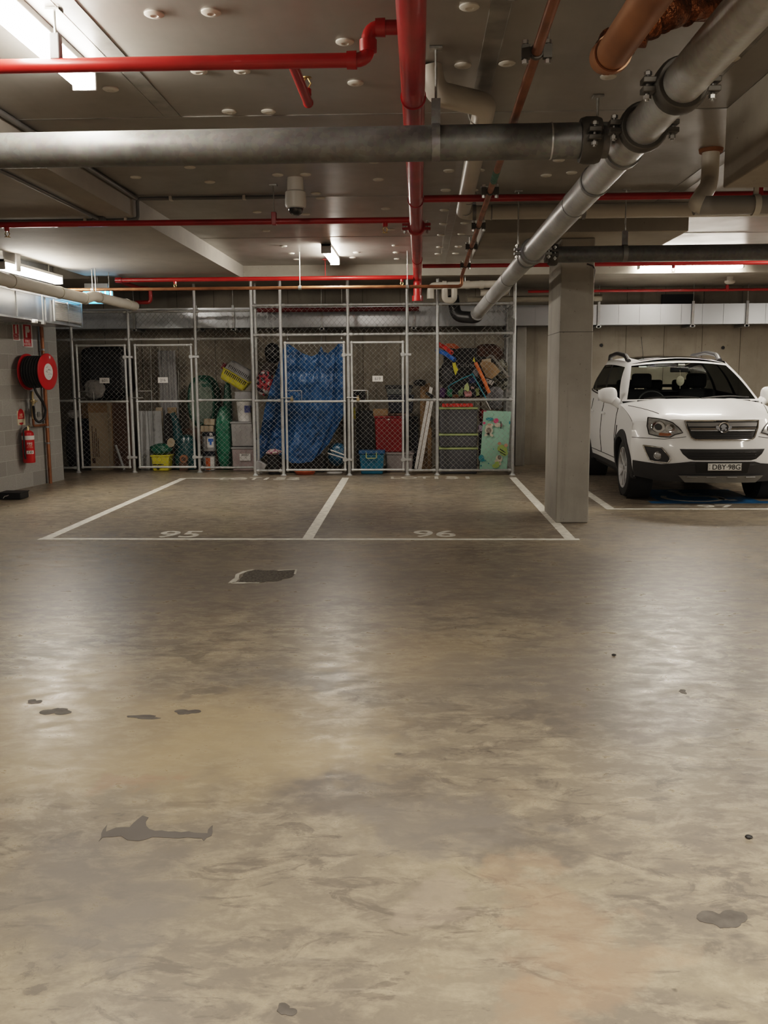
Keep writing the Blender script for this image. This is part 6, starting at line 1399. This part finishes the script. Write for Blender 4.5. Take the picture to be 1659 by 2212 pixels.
# --- inside
obj('cabin_floor', MB().span(L2W((-.84, 1.3, .55)), L2W((.84, 4.2, .62))), m_int, car)
b = MB().grid(lambda u, v: L2W((-.76+1.52*u, 1.22+.50*v, 1.10-.02*v+.03*math.sin(math.pi*v))), 12, 6); b.span(L2W((-.76, 1.68, .7)), L2W((.76, 1.74, 1.09))); obj('dashboard', b, m_int, car)
b = MB(); cW = L2W((-.37, 1.86, 1.10)); ring = [cW+V((.185*math.cos(a), -.06*math.sin(a)*-1, .165*math.sin(a))) for a in [2*math.pi*i/30 for i in range(30)]]; b.tube(ring, .014, 8, closed=True); b.bar(cW-V((.17, 0, 0)), cW+V((.17, 0, 0)), .03, .03); obj('steering_wheel', b, mat('dark wheel rim', (.04, .04, .042), .45), car)
for x in (-.37, .37):
    st = obj('front_seat', MB().box(L2W((x, 2.42, .98)), (.50, .14, .62), rx=-.18), m_int, car, bevel=.05); obj('head_rest', MB().box(L2W((x, 2.50, 1.40)), (.27, .10, .20)), m_int, st, bevel=.04)
    b = MB()
    for e in (-.06, .06): b.tube([L2W((x+e, 2.48, 1.24)), L2W((x+e, 2.50, 1.34))], .007, 6)
    obj('head_rest_posts', b, m_sil, st)
obj('rear_seat', MB().box(L2W((0, 3.30, .95)), (1.30, .14, .58), rx=-.18), m_int, car, bevel=.05)
for x in (-.40, 0, .40): obj('head_rest', MB().box(L2W((x, 3.38, 1.33)), (.26, .09, .16)), m_int, car, bevel=.035)
obj('rear_mirror', MB().box(L2W((.0, 1.98, 1.545)), (.24, .03, .065)), m_int, car, bevel=.012)
obj('toll_tag', MB().box(L2W((-.01, 1.845, 1.60)), (.085, .02, .035), rx=.5), M_cap, car, bevel=.005)
obj('windscreen_sticker', MB().box(L2W((-.49, 1.915, 1.585)), (.10, .003, .025), rx=-.95), mat('pale sticker', (.3, .38, .36), .5), car, smooth=0)
c = L2W((.0, 1.93, 1.40)); b = MB().lathe([(.001, -.006), (.045, -.004), (.052, 0), (.045, .004), (.001, .006)], c, (0, 1, 0), 24); b.v = [V((v.x, v.y, c.z+(v.z-c.z)*1.25)) for v in b.v]; b.tube([c+V((0, 0, .06)), c+V((0, .03, .14))], .002, 4); b.tube([c-V((0, 0, .06)), c-V((0, 0, .10))], .005, 6)
fr = one('air_freshener', 'round white ornament hanging from the mirror inside the car windscreen', 'ornament', b, mat('cream ornament', (.50, .46, .36), .6, var=.15, scale=60))

car.rotation_euler.z = -.0115
batten('fluorescent batten at the right edge, before the white car', (4.72, 11.1), 1.2)
# ------------------------------------------------------------------ light
setglow(M_glow, 44.)
def area(name, loc, sx, sy, power, rot=(0, 0, 0), col=(1, .90, .78)):
    l = bpy.data.lights.new(name, 'AREA'); l.shape = 'RECTANGLE'; l.size = sx; l.size_y = sy; l.energy = power; l.color = col
    o = bpy.data.objects.new(name, l); C.objects.link(o); o.location = loc; o.rotation_euler = rot; return o
for i, (x, y) in enumerate(((6.5, 5.0), (-1.6, -1.0), (1.2, 1.6), (-4.2, 3.2), (7.5, 9.0))):
    area('unseen_fill_lamp', (x, y, 2.9), .15, 1.2, (60, 62, 62, 80, 75)[i])  # unseen lamps without fixtures, added out of frame to brighten floor and sides
w = bpy.data.worlds.new('world'); bpy.context.scene.world = w; w.use_nodes = True
w.node_tree.nodes['Background'].inputs[0].default_value = (1, .92, .82, 1); w.node_tree.nodes['Background'].inputs[1].default_value = .11
sc = bpy.context.scene
sc.view_settings.view_transform = 'Filmic'; sc.view_settings.look = 'Medium High Contrast'; sc.view_settings.exposure = 1.05
sc.cycles.use_denoising = True; sc.cycles.max_bounces = 5; sc.cycles.diffuse_bounces = 3; sc.cycles.glossy_bounces = 3; sc.cycles.transmission_bounces = 3; sc.cycles.transparent_max_bounces = 8; sc.cycles.use_adaptive_sampling = True; sc.cycles.adaptive_threshold = .06; sc.cycles.caustics_reflective = False; sc.cycles.caustics_refractive = False
sc.cycles.sample_clamp_indirect = 6
